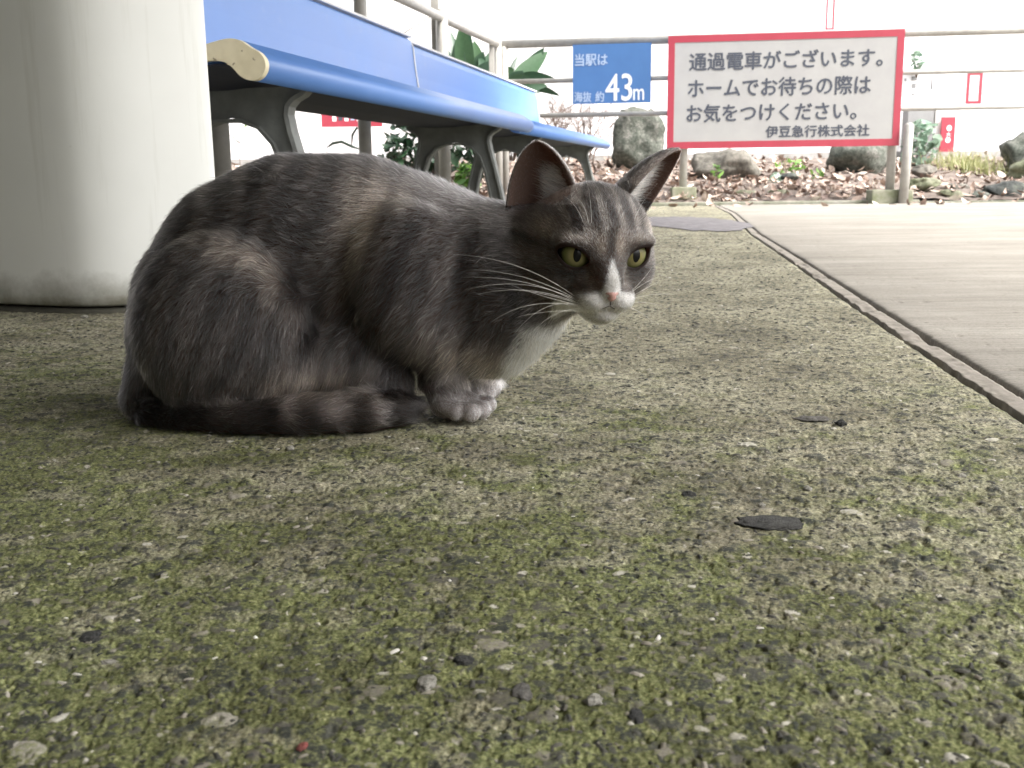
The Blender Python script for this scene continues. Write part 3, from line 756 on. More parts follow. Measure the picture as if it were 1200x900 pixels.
# ================================================================== LEAF LITTER
def leaf_verts(L, Wd, curl, n=4):
    """small dry leaf, curled; returns verts, quads"""
    vs = []; fs = []
    for i in range(n+1):
        t = i/n; wd = Wd*sin(pi*min(max(t, 0.04), 0.97))**0.8; z = curl*L*(t-.5)**2*1.6
        vs += [(-L/2+L*t, -wd/2, z+curl*0.3*wd), (-L/2+L*t, 0, z), (-L/2+L*t, wd/2, z+curl*0.3*wd)]
    for i in range(n):
        a = 3*i; fs += [(a, a+1, a+4, a+3), (a+1, a+2, a+5, a+4)]
    return np.array(vs), np.array(fs)
VS = []; FS = []; RN = []; nv = 0
N = 6500
for i in range(N):
    x = random.uniform(-4.2, 4.6); y = 7.42 + 2.7*random.random()**1.25
    if random.random() < 0.012: y = random.uniform(6.8, 7.35)
    dens = fbm(np.array([[x*1.3]]), np.array([[y*1.3]]), 300, 2)[0, 0]
    if x > 2.6 and random.random() < 0.55: continue
    L = random.uniform(0.04, 0.10); Wd = L*random.uniform(0.3, 0.55)
    v_, f_ = leaf_verts(L, Wd, random.uniform(-0.5, 1.0))
    R = np.array(Euler((random.gauss(0, 0.45), random.gauss(0, 0.45), random.uniform(0, 6.28))).to_matrix())
    zz = (0.006 if y < 7.38 else float(bed_h(np.array([x]), np.array([y]))[0])+random.uniform(0.0, 0.035))
    v_ = v_ @ R.T + np.array([x, y, zz])
    VS.append(v_); FS.append(f_+nv); nv += len(v_); RN.append(np.full(len(v_), random.random()))
m_litter = rnd_island('dry_leaf', [(0.0, (0.13, 0.09, 0.075)), (0.3, (0.28, 0.195, 0.155)), (0.6, (0.42, 0.32, 0.26)), (0.85, (0.56, 0.46, 0.39)), (1.0, (0.64, 0.57, 0.49))], 0.75)
o = obj_np('leaf_litter', np.concatenate(VS), np.concatenate(FS), m_litter); attr(o.data, 'rnd', np.concatenate(RN)); tag(o, kind='stuff')

# ================================================================== PLANTS
def leaf_mat(name, stops, tr=0.25):
    k = NT(name); a = k.n('Attribute'); a.attribute_name = 'rnd'; v = k.coord('Object')
    c = k.ramp(a.outputs['Fac'], stops); c = k.mix(0.35, c, k.ramp(k.noise(v, 40, 4), [(0.3, (0.6,)*3), (0.7, (1.2,)*3)]), 'MULTIPLY')
    k.set(c, 0.42); 
    tb = k.n('BsdfTranslucent'); k.l(c, tb.inputs[0]); mx = k.n('MixShader'); mx.inputs[0].default_value = tr
    k.l(k.b.outputs[0], mx.inputs[1]); k.l(tb.outputs[0], mx.inputs[2]); k.l(mx.outputs[0], k.out.inputs[0]); return k.m
m_broad = leaf_mat('broad_leaf', [(0, (0.018, 0.045, 0.025)), (0.5, (0.034, 0.078, 0.04)), (1, (0.065, 0.13, 0.06))])
m_deep = leaf_mat('deep_green_leaf', [(0, (0.012, 0.030, 0.016)), (0.6, (0.025, 0.06, 0.03)), (1, (0.05, 0.11, 0.05))])
m_bright = leaf_mat('bright_leaf', [(0, (0.07, 0.17, 0.03)), (1, (0.20, 0.36, 0.08))], 0.35)
m_pale = leaf_mat('pale_leaf', [(0, (0.16, 0.26, 0.19)), (1, (0.45, 0.55, 0.45))], 0.35)
m_grass = leaf_mat('straw_grass', [(0, (0.20, 0.24, 0.07)), (1, (0.50, 0.48, 0.26))], 0.3)
m_twig = simple('twig_bark', (0.22, 0.16, 0.13), (0.12, 0.09, 0.075), 30, 0.85)

def blade(bm, base, d, L, Wd, droop, n=9, fold=0.25, tip=0.75, side=None):
    d = d.normalized(); s = side if side is not None else d.cross(Vector((0, 0, 1)))
    if s.length < 1e-3: s = Vector((1, 0, 0))
    s = s.normalized(); p = base.copy(); rows = []; dd = d.copy()
    for i in range(n+1):
        t = i/n; wd = Wd*(sin(pi*min(t**tip, 0.985))**0.75 if i else 0.08)
        if i == n: wd = Wd*0.02
        nrm = s.cross(dd).normalized()
        rows.append([bm.verts.new(p - s*wd/2 + nrm*fold*wd/2), bm.verts.new(p), bm.verts.new(p + s*wd/2 + nrm*fold*wd/2)])
        p = p + dd*L/n; dd = (dd + Vector((0, 0, -droop/n))).normalized()
    for a, b in zip(rows, rows[1:]):
        bm.faces.new((a[0], a[1], b[1], b[0])); bm.faces.new((a[1], a[2], b[2], b[1]))
def leafobj(parent, mat, base, d, L, Wd, droop, **kw):
    bm = bmesh.new(); blade(bm, base, d, L, Wd, droop, **kw); o = obj_bm('leaf', bm, mat, parent, smooth=True, recalc=False)
    attr(o.data, 'rnd', np.full(len(o.data.vertices), random.random())); return o
# tall paddle-leaved plants behind the fence corner
def paddle_plant(loc, leaves, label, mat=m_broad, group='broad leaved plants behind the fence'):
    t = tag(empty('broad_leaf_plant', loc), label, 'plant', group)
    for (px, py, Y, tx, ty, tY, wpx, droop) in leaves:
        b = PB(px, py, Y); e = PB(tx, ty, tY); L = (e-b).length*1.05
        b2 = b-Vector(loc); e2 = e-Vector(loc)
        view = Vector((0, -1, 0)); sd_ = (e-b).cross(view).normalized(); sd_ = (sd_+view*random.uniform(-.5, .5)).normalized()
        leafobj(t, mat, b2, (e-b)+Vector((0, 0, droop*L*0.4)), L, wpx*Y*KB/FOC, droop, side=sd_)
        bm = bmesh.new(); tube(bm, [Vector((random.uniform(-.03, .03), random.uniform(-.03, .03), 0)), b2*0.5+Vector((0, 0, -.03)), b2, b2*0.5+e2*0.5], [0.008, 0.007, 0.005, 0.002], 6); obj_bm('stem', bm, mat, t, smooth=True)
        sm = COL.objects; 
    return t
for m in (m_broad, m_deep, m_bright): pass
paddle_plant((-0.22, 8.5, 0.12), [(548, 90, 6.6, 540, 33, 6.6, 22, 0.2), (560, 95, 6.7, 556, 50, 6.7, 20, 0.3), (538, 88, 6.7, 528, 38, 6.8, 12, 0.2), (556, 95, 6.5, 580, 72, 6.5, 16, 0.6), (545, 84, 6.6, 572, 96, 6.5, 14, 0.5), (572, 92, 6.5, 562, 68, 6.6, 12, .3), (520, 82, 6.7, 508, 34, 6.7, 13, 0.2), (512, 78, 6.7, 497, 60, 6.7, 9, 0.3), (540, 96, 6.6, 546, 30, 6.65, 26, 0.15), (552, 100, 6.6, 566, 62, 6.6, 20, .3), (560, 102, 6.7, 578, 58, 6.8, 14, .2), (566, 100, 6.6, 584, 84, 6.6, 16, .4), (536, 90, 6.7, 536, 56, 6.8, 18, .3), (556, 104, 6.5, 560, 78, 6.5, 24, .4), (524, 84, 6.8, 520, 52, 6.9, 14, .2)],
             'big leaved green plant rising behind the fence corner post')
paddle_plant((0.12, 8.7, 0.14), [(604, 108, 6.8, 636, 58, 6.8, 20, 0.15), (600, 95, 6.7, 650, 93, 6.7, 16, 0.35), (598, 100, 6.7, 632, 108, 6.7, 18, 0.4), (592, 100, 6.8, 606, 66, 6.9, 7, 0.1), (594, 90, 6.8, 590, 78, 6.8, 20, 0.1), (600, 106, 6.6, 612, 84, 6.6, 24, 0.2), (612, 100, 6.7, 655, 112, 6.7, 9, 0.5), (598, 106, 6.7, 640, 62, 6.8, 24, .15), (596, 104, 6.6, 622, 92, 6.6, 22, .4), (600, 110, 6.6, 640, 100, 6.6, 14, .4), (594, 108, 6.7, 598, 84, 6.7, 22, .2)],
             'paddle leaved plant just right of the fence corner')
def lp(loc): return t
# dark foliage behind and under the bench
def bushy(px, py, Y, wpx, hpx, n, mat, label, L=0.06, name='shrub', group=None, seed=1, wd=0.4):
    rr = random.Random(seed); c = PB(px, py, Y); sc = Y*KB/FOC; L = L*1.15; zb_ = c.z-hpx/2*sc
    base = Vector((c.x, c.y, max(zb_-0.02, 0.0)))
    t = tag(empty(name, base), label, 'plant', group)
    VS = []; FS = []; RN = []; nv = 0
    bm = bmesh.new()
    for i in range(n):
        th = rr.uniform(0, 6.28); r = rr.random()**0.5
        z = rr.random(); rad = r*wpx/2*sc*(0.55+0.45*sin(pi*min(1, z*0.9+0.1)))
        p = Vector((cos(th)*rad, sin(th)*rad*0.8, z*hpx*sc))
        l = L*rr.uniform(0.6, 1.3); v_, f_ = leaf_verts(l, l*wd*rr.uniform(0.8, 1.3), rr.uniform(-0.2, 0.5), 3)
        R = np.array(Euler((rr.gauss(0, 0.6), rr.gauss(0, 0.6), rr.uniform(0, 6.28))).to_matrix())
        VS.append(v_ @ R.T + np.array(p)); FS.append(f_+nv); nv += len(v_); RN.append(np.full(len(v_), rr.random()))
        if i % 6 == 0: tube(bm, [Vector((p.x*0.15, p.y*0.15, -0.03)), p*0.55+Vector((0, 0, 0.01)), p], [0.0035, 0.0025, 0.0012], 5)
    obj_bm('stem', bm, m_twig, t, smooth=True)
    o = obj_np('foliage', np.concatenate(VS), np.concatenate(FS), mat, t); attr(o.data, 'rnd', np.concatenate(RN)); return t
bushy(508, 168, 6.9, 120, 66, 420, m_deep, 'dark leafy shrub beyond the legs of the nearer bench', 0.10, seed=3)
bushy(470, 185, 6.7, 50, 50, 160, m_deep, 'small dark shrub right of the thick fence post', 0.08, seed=5)
bushy(549, 208, 6.3, 34, 34, 110, m_bright, 'bright green weed seen between the bench legs', 0.07, 'weed', seed=6, wd=0.5)
bushy(600, 150, 7.3, 60, 60, 120, m_deep, 'dark low shrub behind the fence corner post', 0.09, seed=8)
bushy(1077, 165, 7.4, 44, 46, 120, m_pale, 'pale leafy plant right of the large sign', 0.085, seed=9, wd=0.6)
bushy(1075, 70, 7.95, 14, 26, 60, m_pale, 'pale foliage glimpsed above the middle rail', 0.06, seed=10)
bushy(840, 198, 6.45, 12, 14, 14, m_bright, 'tiny green sprout before the broad brown rock', 0.05, 'weed', 'small green weeds in the leaf litter', 11)
bushy(927, 192, 6.9, 34, 16, 36, m_bright, 'green weeds below the middle of the large sign', 0.055, 'weed', 'small green weeds in the leaf litter', 12)
bushy(958, 204, 6.7, 20, 12, 22, m_bright, 'small weed left of the rounded grey rock', 0.05, 'weed', 'small green weeds in the leaf litter', 13)
bushy(909, 205, 6.6, 16, 12, 16, m_pale, 'pale seedling among dry leaves under the sign', 0.05, 'weed', 'small green weeds in the leaf litter', 14)
# small sapling seen through the near leg
t = tag(empty('sapling', PB(282, 200, 6.2)), 'thin sapling seen through the arch of the nearest bench leg', 'plant')
b0 = t.location.copy(); bm = bmesh.new(); tube(bm, [Vector((0, 0, -.1)), PB(280, 170, 6.2)-b0, PB(286, 150, 6.2)-b0], 0.003, 6); tube(bm, [PB(281, 168, 6.2)-b0, PB(270, 158, 6.2)-b0], 0.004, 6); obj_bm('stem', bm, m_twig, t)
for (px, py, dx, dz, L) in ((286, 150, .6, .5, .075), (284, 155, -.8, .4, .075), (288, 156, 1, .1, .07), (283, 165, -1, .0, .05), (286, 163, 1, -.1, .075), (290, 152, .8, -.2, .05), (280, 160, -.5, -.4, .04)):
    leafobj(t, m_bright, PB(px, py, 6.2)-b0, Vector((dx, -0.2, dz)), L, L*0.45, 0.4)
# two arching stems
t = tag(empty('arching_stem', PB(425, 180, 6.8)), 'arching dry stems left of the thick fence post', 'plant'); b0 = t.location.copy()
for pts, r in (([(426, 176), (413, 172), (400, 166), (390, 168), (383, 173)], .012), ([(428, 152), (418, 150), (413, 158), (412, 170)], .010)):
    bm = bmesh.new(); tube(bm, [PB(a, b, 6.8)-b0 for a, b in pts], [0.004]+[r]*(len(pts)-2)+[0.004], 6); obj_bm('stem', bm, m_deep, t, smooth=True)
# bare twig bush
def twigs(bm, p, d, L, r, depth, rr):
    if depth == 0 or r < 0.0008: return
    n = 4; pts = [p]; q = p.copy(); dd = d.copy()
    for i in range(n):
        dd = (dd + Vector((rr.gauss(0, .16), rr.gauss(0, .16), rr.gauss(0.03, .12)))).normalized(); q = q + dd*L/n; pts.append(q.copy())
    tube(bm, pts, [r*(1-0.35*i/n) for i in range(n+1)], 5, cap=False)
    for i in range(rr.choice((2, 3, 3))):
        s = pts[rr.randint(2, n)]; nd = (dd + Vector((rr.gauss(0, .55), rr.gauss(0, .55), rr.gauss(0.1, .35)))).normalized()
        twigs(bm, s, nd, L*rr.uniform(.55, .85), r*0.62, depth-1, rr)
for (px, Y, sd_, lab) in ((662, 7.4, 4, 'bare twiggy bush left of the tall mottled rock'), (690, 7.6, 9, 'thin leafless bush directly behind the blue altitude sign'), (635, 7.5, 15, 'bare bush behind the far end of the farther bench')):
    c = PB(px, 190, Y); rr = random.Random(sd_); t = tag(empty('bare_bush', c), lab, 'bush', 'leafless bushes in the planting bed')
    for kx in range(5):
        bm = bmesh.new(); twigs(bm, Vector((rr.uniform(-.05, .05), rr.uniform(-.05, .05), -0.05)), Vector((rr.uniform(-.45, .45), rr.uniform(-.3, .3), 1)).normalized(), 0.28, 0.0085, 5, rr)
        obj_bm('branch', bm, m_twig, t, smooth=True)
# grass tuft near the right boulder
VS = []; FS = []; RN = []; nv = 0; rr = random.Random(5)
for i in range(520):
    px = rr.gauss(1150, 17); c = PB(px, 200, 6.9); x = c.x; y = rr.uniform(8.6, 9.4); z = float(bed_h(np.array([x]), np.array([y]))[0])
    h = rr.uniform(0.05, 0.18); dx, dy = rr.gauss(0, .05), rr.gauss(0, .05); a = rr.uniform(0, pi); w_ = 0.003
    v_ = np.array([(x-w_*cos(a), y-w_*sin(a), z), (x+w_*cos(a), y+w_*sin(a), z), (x+dx*.4+w_*.7*cos(a), y+dy*.4+w_*.7*sin(a), z+h*.6), (x+dx*.4-w_*.7*cos(a), y+dy*.4-w_*.7*sin(a), z+h*.6), (x+dx, y+dy, z+h), (x+dx-.0005, y+dy, z+h)])
    VS.append(v_); FS.append(np.array([(0, 1, 2, 3), (3, 2, 4, 5)])+nv); nv += 6; RN.append(np.full(6, rr.random()))
o = obj_np('grass_tuft', np.concatenate(VS), np.concatenate(FS), m_grass); attr(o.data, 'rnd', np.concatenate(RN)); tag(o, kind='stuff')

# ================================================================== LOOSE BITS ON THE PLATFORM
m_pw = rock_mat('pale_pebble', (0.35, 0.33, 0.27), (0.48, 0.46, 0.40), (0.6, 0.57, 0.5), 120)
m_pd = rock_mat('dark_pebble', (0.035, 0.037, 0.035), (0.055, 0.056, 0.052), (0.09, 0.088, 0.08), 150)
m_pr = rock_mat('red_chip', (0.35, 0.07, 0.06), (0.45, 0.12, 0.10), (0.55, 0.2, 0.17), 150)
m_pg = rock_mat('grey_pebble', (0.12, 0.115, 0.10), (0.19, 0.18, 0.16), (0.28, 0.26, 0.23), 150)
m_pf = rock_mat('flat_stone', (0.05, 0.05, 0.045), (0.085, 0.083, 0.075), (0.16, 0.155, 0.14), 200)
def peb(px, py, wpx, hpx, mat, seed, label, flat=0.5, rz=0):
    g_ = G(px, py); sc = g_.y/FOC; z = ground_z(g_.x, g_.y); w_ = wpx/2*sc
    return rock((g_.x, g_.y, z+w_*flat*0.35), (w_, w_*0.9*hpx/wpx*2.0, w_*flat), seed, mat, label, name='pebble', rough=0.38, sub=4, cat='pebble', group='loose pebbles on the mossy platform', rz=rz)
peb(499, 806, 28, 24, m_pw, 41, 'largest pale pebble in the near mossy foreground', 0.45)
peb(902, 614, 80, 30, m_pf, 43, 'long flat dark stone right of centre on the platform', 0.10, rz=-0.25)
peb(1126, 557, 13, 6, m_pw, 45, 'tiny bright white chip near the right edge', 0.4)
peb(543, 778, 28, 12, m_pd, 47, 'small dark oblong stone above the largest pale pebble', 0.4)
peb(612, 814, 26, 26, m_pg, 49, 'grey brown angular pebble right of the largest pale one', 0.3)
peb(355, 879, 14, 12, m_pr, 51, 'small red chip near the bottom edge', 0.4)
peb(696, 826, 24, 16, m_pw, 53, 'pale pebble beside a dark stone near the bottom', 0.4)
peb(127, 777, 22, 7, m_pw, 55, 'flat whitish flake in the lower left corner', 0.2)
peb(747, 842, 20, 22, m_pd, 57, 'dark upright pebble near the bottom middle', 0.5)
peb(808, 579, 18, 12, m_pd, 59, 'dark pebble in front of the cat, left of the flat stone', 0.5)
peb(946, 573, 12, 9, m_pw, 61, 'whitish pebble just above the long flat stone', 0.5)
peb(985, 497, 15, 8, m_pd, 63, 'black pebble beside the rough patch near the joint', 0.6)
peb(892, 592, 10, 6, m_pw, 65, 'small pale pebble touching the flat stone', 0.5)
peb(100, 373, 8, 6, m_pw, 67, 'tiny white pebble in front of the pillar foot', 0.7)
peb(340, 527, 10, 6, m_pw, 69, 'small white pebble just below the tail of the cat', 0.6)
peb(952, 492, 40, 14, m_pg, 71, 'rough grey lump set in the platform near the joint', 0.14)
peb(108, 748, 34, 22, m_pd, 73, 'blackish stone patch at lower left', 0.25)
# pine needles, grit and other fine litter lying on the mossy platform
VS = []; FS = []; RN = []; nv = 0; rr = random.Random(77)
for i in range(9000):
    y = 0.33+3.6*rr.random()**1.7; x = rr.uniform(-0.56, 0.50)*y
    if x > float(joint_x(y))-0.01: continue
    s = rr.uniform(0.0005, 0.0016)*(0.7+0.5*y)
    el = rr.uniform(0.8, 2.6); a = rr.uniform(0, pi); z = ground_z(x, y) if False else 0.0
    b_ = np.array([(-el, -.8, 0), (el*.9, -.7, 0), (el, .8, 0), (-el*.8, .9, 0), (-el*.5, -.4, .7), (el*.5, -.3, .8), (el*.4, .4, .7), (-el*.4, .4, .75)])*s*np.array([1, 1, .8])
    b_[:, :2] = b_[:, :2] @ np.array([[cos(a), sin(a)], [-sin(a), cos(a)]])
    VS.append(b_ + np.array([x, y, 0])); FS.append(np.array([(0, 1, 5, 4), (1, 2, 6, 5), (2, 3, 7, 6), (3, 0, 4, 7), (4, 5, 6, 7)])+nv); nv += 8; RN.append(np.full(8, rr.random()))
VV = np.concatenate(VS); cen = VV.reshape(-1, 8, 3)[:, :, :2].mean(1)
zz = ground_fields(cen[:, 0][:, None], cen[:, 1][:, None])[0][:, 0]
VV[:, 2] += np.repeat(zz, 8) - 0.0002
m_grit = rnd_island('grit', [(0.0, (0.03, 0.03, 0.027)), (0.7, (0.07, 0.068, 0.055)), (0.88, (0.2, 0.18, 0.14)), (0.98, (0.45, 0.42, 0.36)), (1, (0.7, 0.68, 0.63))], 0.8)
o = obj_np('grit', VV, np.concatenate(FS), m_grit, smooth=False); attr(o.data, 'rnd', np.concatenate(RN)); tag(o, kind='stuff')
#==PART4==
# ================================================================== CAT
KC = 1.031
CATB = Vector((-0.13, 0.93, 0))
cat = tag(empty('cat', CATB), 'grey tabby cat with white chest and paws crouching on the mossy platform', 'cat')
VS_ = 0.0013
lo = np.array([-0.355, 0.765, -0.004]); hi = np.array([0.20, 1.105, 0.270])
dims = np.ceil((hi-lo)/VS_).astype(int)+1
field = np.full(dims, 0.05, np.float32)
ax = [lo[i]+VS_*np.arange(dims[i]) for i in range(3)]
def smin(a, b, k):
    h = np.clip(0.5+0.5*(b-a)/k, 0, 1); return b*(1-h)+a*h - k*h*(1-h)
def sub(lo_, hi_):
    i0 = np.clip(np.floor((np.array(lo_)-lo)/VS_).astype(int), 0, dims-1); i1 = np.clip(np.ceil((np.array(hi_)-lo)/VS_).astype(int)+1, 1, dims)
    sl = tuple(slice(a, b) for a, b in zip(i0, i1))
    X, Y, Z = np.meshgrid(ax[0][sl[0]], ax[1][sl[1]], ax[2][sl[2]], indexing='ij', sparse=True)
    return sl, X, Y, Z
def cone(a, b, ra, rb, k=0.02, op='u'):
    a = np.array(a, float); b = np.array(b, float); m = max(ra, rb)+k+0.006
    sl, X, Y, Z = sub(np.minimum(a, b)-m, np.maximum(a, b)+m)
    d = b-a; L2 = max((d**2).sum(), 1e-12)
    t = np.clip(((X-a[0])*d[0]+(Y-a[1])*d[1]+(Z-a[2])*d[2])/L2, 0, 1)
    D = np.sqrt((X-a[0]-t*d[0])**2+(Y-a[1]-t*d[1])**2+(Z-a[2]-t*d[2])**2)-(ra+(rb-ra)*t)
    field[sl] = smin(field[sl], D.astype(np.float32), k) if op == 'u' else np.maximum(field[sl], -D)
def ell(c, R, ax3=None, k=0.02, op='u'):
    c = np.array(c, float); R = np.array(R, float); m = R.max()+k+0.006
    sl, X, Y, Z = sub(c-m, c+m)
    if ax3 is None: p, q, r = X-c[0], Y-c[1], Z-c[2]
    else:
        p, q, r = [(X-c[0])*v[0]+(Y-c[1])*v[1]+(Z-c[2])*v[2] for v in ax3]
    k0 = np.sqrt((p/R[0])**2+(q/R[1])**2+(r/R[2])**2); k1 = np.sqrt((p/R[0]**2)**2+(q/R[1]**2)**2+(r/R[2]**2)**2)
    D = k0*(k0-1)/np.maximum(k1, 1e-6)
    field[sl] = smin(field[sl], D.astype(np.float32), k) if op == 'u' else smax_(field[sl], -D, k)
def smax_(a, b, k): return -smin(-a, -b, k) if k > 0 else np.maximum(a, b)
def PP(px, py, Y): return np.array(P(px, py, Y*KC))
def pxr(r, Y): return r*Y*KC/FOC
def C(a, b, k=0.02):     # (px,py,Y,rpx)
    cone(PP(*a[:3]), PP(*b[:3]), pxr(a[3], a[2]), pxr(b[3], b[2]), k)
FY = 0.0
# trunk
spine = [(230, 348, .945, 70), (283, 310, .95, 88), (345, 295, .955, 102), (420, 296, .955, 102), (490, 310, .94, 92), (548, 320, .92, 78), (600, 315, .90, 66), (640, 305, .885, 56)]
for a, b in zip(spine, spine[1:]): C(a, b, 0.022)
C((260, 385, .955, 80), (440, 365, .95, 72), 0.025)           # belly
C((212, 400, .925, 58), (213, 425, .92, 56), 0.02)             # rump base
ell(PP(258, 385, .872), (0.074, 0.036, 0.080), k=0.014)         # near thigh
ell(PP(290, 372, 1.0), (0.07, 0.04, 0.07), k=0.02)
C((330, 425, .873, 30), (300, 470, .875, 22), 0.015)
C((430, 400, .90, 40), (452, 440, .89, 27), 0.015); C((452, 440, .89, 27), (462, 474, .885, 22), 0.01)   # knee, hind foot
C((462, 478, .885, 18), (380, 486, .89, 20), 0.01)
C((350, 425, .885, 36), (425, 425, .888, 34), 0.02)
# shoulders
ell(PP(480, 332, .880), (0.052, 0.034, 0.068), k=0.010); ell(PP(530, 345, .975), (0.05, 0.035, 0.065), k=0.02)
C((478, 372, .880, 40), (520, 396, .882, 33), 0.014)
# chest
C((545, 360, .915, 72), (575, 372, .905, 60), 0.02); C((575, 372, .905, 58), (622, 335, .885, 46), 0.02); C((600, 340, .9, 60), (630, 320, .89, 50), 0.02)
# near foreleg and paw
C((514, 405, .885, 30), (520, 446, .890, 23.5), 0.010); C((520, 446, .890, 23.5), (527, 468, .890, 22), 0.008)
C((524, 470, .888, 20), (549, 475, .884, 15), 0.007)
for (a, b, Y, r) in ((535, 482, .868, 11.5), (552, 483, .866, 11.5), (565, 480, .874, 11), (572, 474, .886, 10)):
    C((a-14, b-5, Y+.004, r-3.5), (a, b, Y, r), 0.0014)
# far foreleg and paw
C((545, 405, .965, 30), (556, 440, .965, 22), 0.012); C((556, 442, .965, 22), (568, 456, .965, 17), 0.01)
for (a, b, Y, r) in ((560, 462, .952, 10), (571, 461, .955, 10), (578, 456, .965, 9.5), (577, 449, .975, 9)):
    C((a-14, b-4, Y+.003, r-2.5), (a, b, Y, r), 0.0014)
# tail, curled round the near side
tail = [(178, 440, .93, 24), (166, 468, .905, 20), (180, 485, .885, 17), (220, 492, .868, 19), (290, 492, .852, 22), (360, 489, .848, 24), (430, 484, .855, 26), (466, 480, .866, 21), (486, 476, .876, 9)]
for i_, (a, b) in enumerate(zip(tail, tail[1:])): C(a, b, 0.022 if i_ == 0 else 0.006)
# ---- head frame
YAW, HP, HR = radians(12), radians(11), radians(2.0)
f_ = np.array([sin(YAW)*cos(HP), -cos(YAW)*cos(HP), -sin(HP)])
x_ = np.array([cos(YAW), sin(YAW), 0]); z_ = np.cross(x_, f_); z_ /= np.linalg.norm(z_)
if z_[2] < 0: z_ = -z_
x2 = x_*cos(HR) - z_*sin(HR); z2 = x_*sin(HR)+z_*cos(HR); x_, z_ = x2, z2
HC = PP(692.5, 285.5, .865); CM = 0.0104
HA = (x_, f_, z_)
def Hh(x, y, z): return HC + (x*x_+y*f_+z*z_)*CM
def Hc(a, b, ra, rb, k): cone(Hh(*a), Hh(*b), ra*CM, rb*CM, k*CM)
def He(c, R, k): ell(Hh(*c), np.array(R)*CM, HA, k*CM)
He((0, 0.0, 0.3), (4.7, 5.0, 4.5), 2.0)
He((0, -3.0, -1.2), (4.3, 4.6, 4.2), 2.0)
for s in (-1, 1):
    He((s*2.7, 1.2, -1.75), (2.05, 2.5, 1.95), 1.3)              # cheeks
    He((s*1.0, 4.75, -2.95), (1.34, 1.55, 1.12), 0.5)          # whisker pads
    He((s*2.25, 3.45, 1.12), (1.8, 1.25, 0.8), 0.6)              # brows
Hc((0, 3.4, 0.9), (0, 5.6, -1.4), 1.55, 1.05, 0.8)             # nose bridge
Hc((0, 5.2, -1.6), (0, 6.1, -2.15), 0.95, 0.62, 0.4)
He((0, 4.0, -4.3), (1.20, 1.45, 0.95), 0.35)                    # chin
He((0, 2.5, -3.2), (2.4, 2.6, 1.8), 1.2)
# mouth line
for s in (-1, 1): Hc((s*0.05, 6.3, -3.35), (s*1.5, 5.7, -4.05), 0.16, 0.10, 0.0) if False else None
# eyes: lid shell, opening
EYE = []
for s in (-1, 1):
    ec = np.array([s*2.12, 2.78, 0.02]); ea = np.array([s*0.34, 0.94, 0.04]); ea /= np.linalg.norm(ea)
    sdv = np.cross(ea, [0, 0, 1.0]); sdv /= np.linalg.norm(sdv); upv = np.cross(sdv, ea)
    EYE.append((s, ec, ea, sdv, upv))
    W3 = lambda v: v[0]*x_+v[1]*f_+v[2]*z_
    He(tuple(ec), (1.78, 1.78, 1.72), 0.35)
RE = 1.58
for s, ec, ea, sdv, upv in EYE:
    W3 = lambda v: v[0]*x_+v[1]*f_+v[2]*z_
    c = Hh(*ec); a = W3(ea); sv = W3(sdv); uv = W3(upv)
    # inner corner lower and outer corner higher
    inn = -s if True else s
    sl, X, Y, Z = sub(c-0.026, c+0.026)
    rx, ry, rz = X-c[0], Y-c[1], Z-c[2]
    p = (rx*sv[0]+ry*sv[1]+rz*sv[2])/CM; q = (rx*uv[0]+ry*uv[1]+rz*uv[2])/CM; r = (rx*a[0]+ry*a[1]+rz*a[2])/CM
    side = np.sign(np.dot(sv, x_))*s                                # +1 when p grows outwards
    po = p*side                                                    # outward coordinate
    q2 = q - 0.28*po                                               # slant
    top = 0.70-0.40*np.abs(po+0.10)**2.2; bot = -0.82+0.42*np.abs(po-0.05)**2.0
    o_ = np.maximum(q2-top, bot-q2)*0.8; o_ = np.maximum(o_, np.abs(po)-1.26); o_ = np.maximum(o_, 0.3-r)
    ball = np.sqrt(rx**2+ry**2+rz**2)/CM-(RE-0.02)
    cut = np.minimum(o_, ball)
    field[sl] = np.maximum(field[sl], -(cut*CM).astype(np.float32))
# ---- ears as cupped shells
def nrm(v): v = np.array(v, float); return v/np.linalg.norm(v)
EARS = []
def ear(base, apex, open_dir, hw, depth, bend, tipw, id_):
    base = np.array(base); apex = np.array(apex); upv = apex-base; L = np.linalg.norm(upv); upv /= L
    o = nrm(open_dir); o = nrm(o-upv*np.dot(o, upv)); sd_ = nrm(np.cross(o, upv))
    EARS.append((base, upv, L, o, sd_, hw, id_))
    nu, nvv = 70, 56
    for j in range(nvv):
        v = j/(nvv-1); ww = hw*max((1-v**2.7), 0)**0.62*(1-0.16*v)
        if v > 0.97: ww = max(ww, 0.002)
        for i in range(nu):
            u = -1+2*i/(nu-1); th = u*radians(82)
            p = base + upv*L*v + sd_*(ww*sin(th)/sin(radians(82))) - o*(depth*ww*(cos(th))) + o*(bend*v*v) + sd_*tipw*v*v
            rr_ = 0.0012 + 0.0011*(1-v)
            m = rr_+0.0025
            sl, X, Y, Z = sub(p-m, p+m)
            D = np.sqrt((X-p[0])**2+(Y-p[1])**2+(Z-p[2])**2)-rr_
            field[sl] = np.minimum(field[sl], D)
ear(PP(638, 270, .872), PP(629, 166, .868), (-.22, -.97, .05), 0.0325, 0.70, 0.002, 0.0, 0)
ear(PP(740, 252, .885), PP(795, 175, .885), (.86, -.45, -.10), 0.0250, 0.95, 0.002, 0.0, 1)
# clip at the ground
field[:, :, :] = np.maximum(field, (0.0015-ax[2])[None, None, :].astype(np.float32))
import openvdb as vdb
gr = vdb.FloatGrid(0.05); gr.copyFromArray(field)
pts, quads = gr.convertToQuads(0.0)
pts = np.asarray(pts, dtype=np.float64)*VS_ + lo
quads = np.asarray(quads)
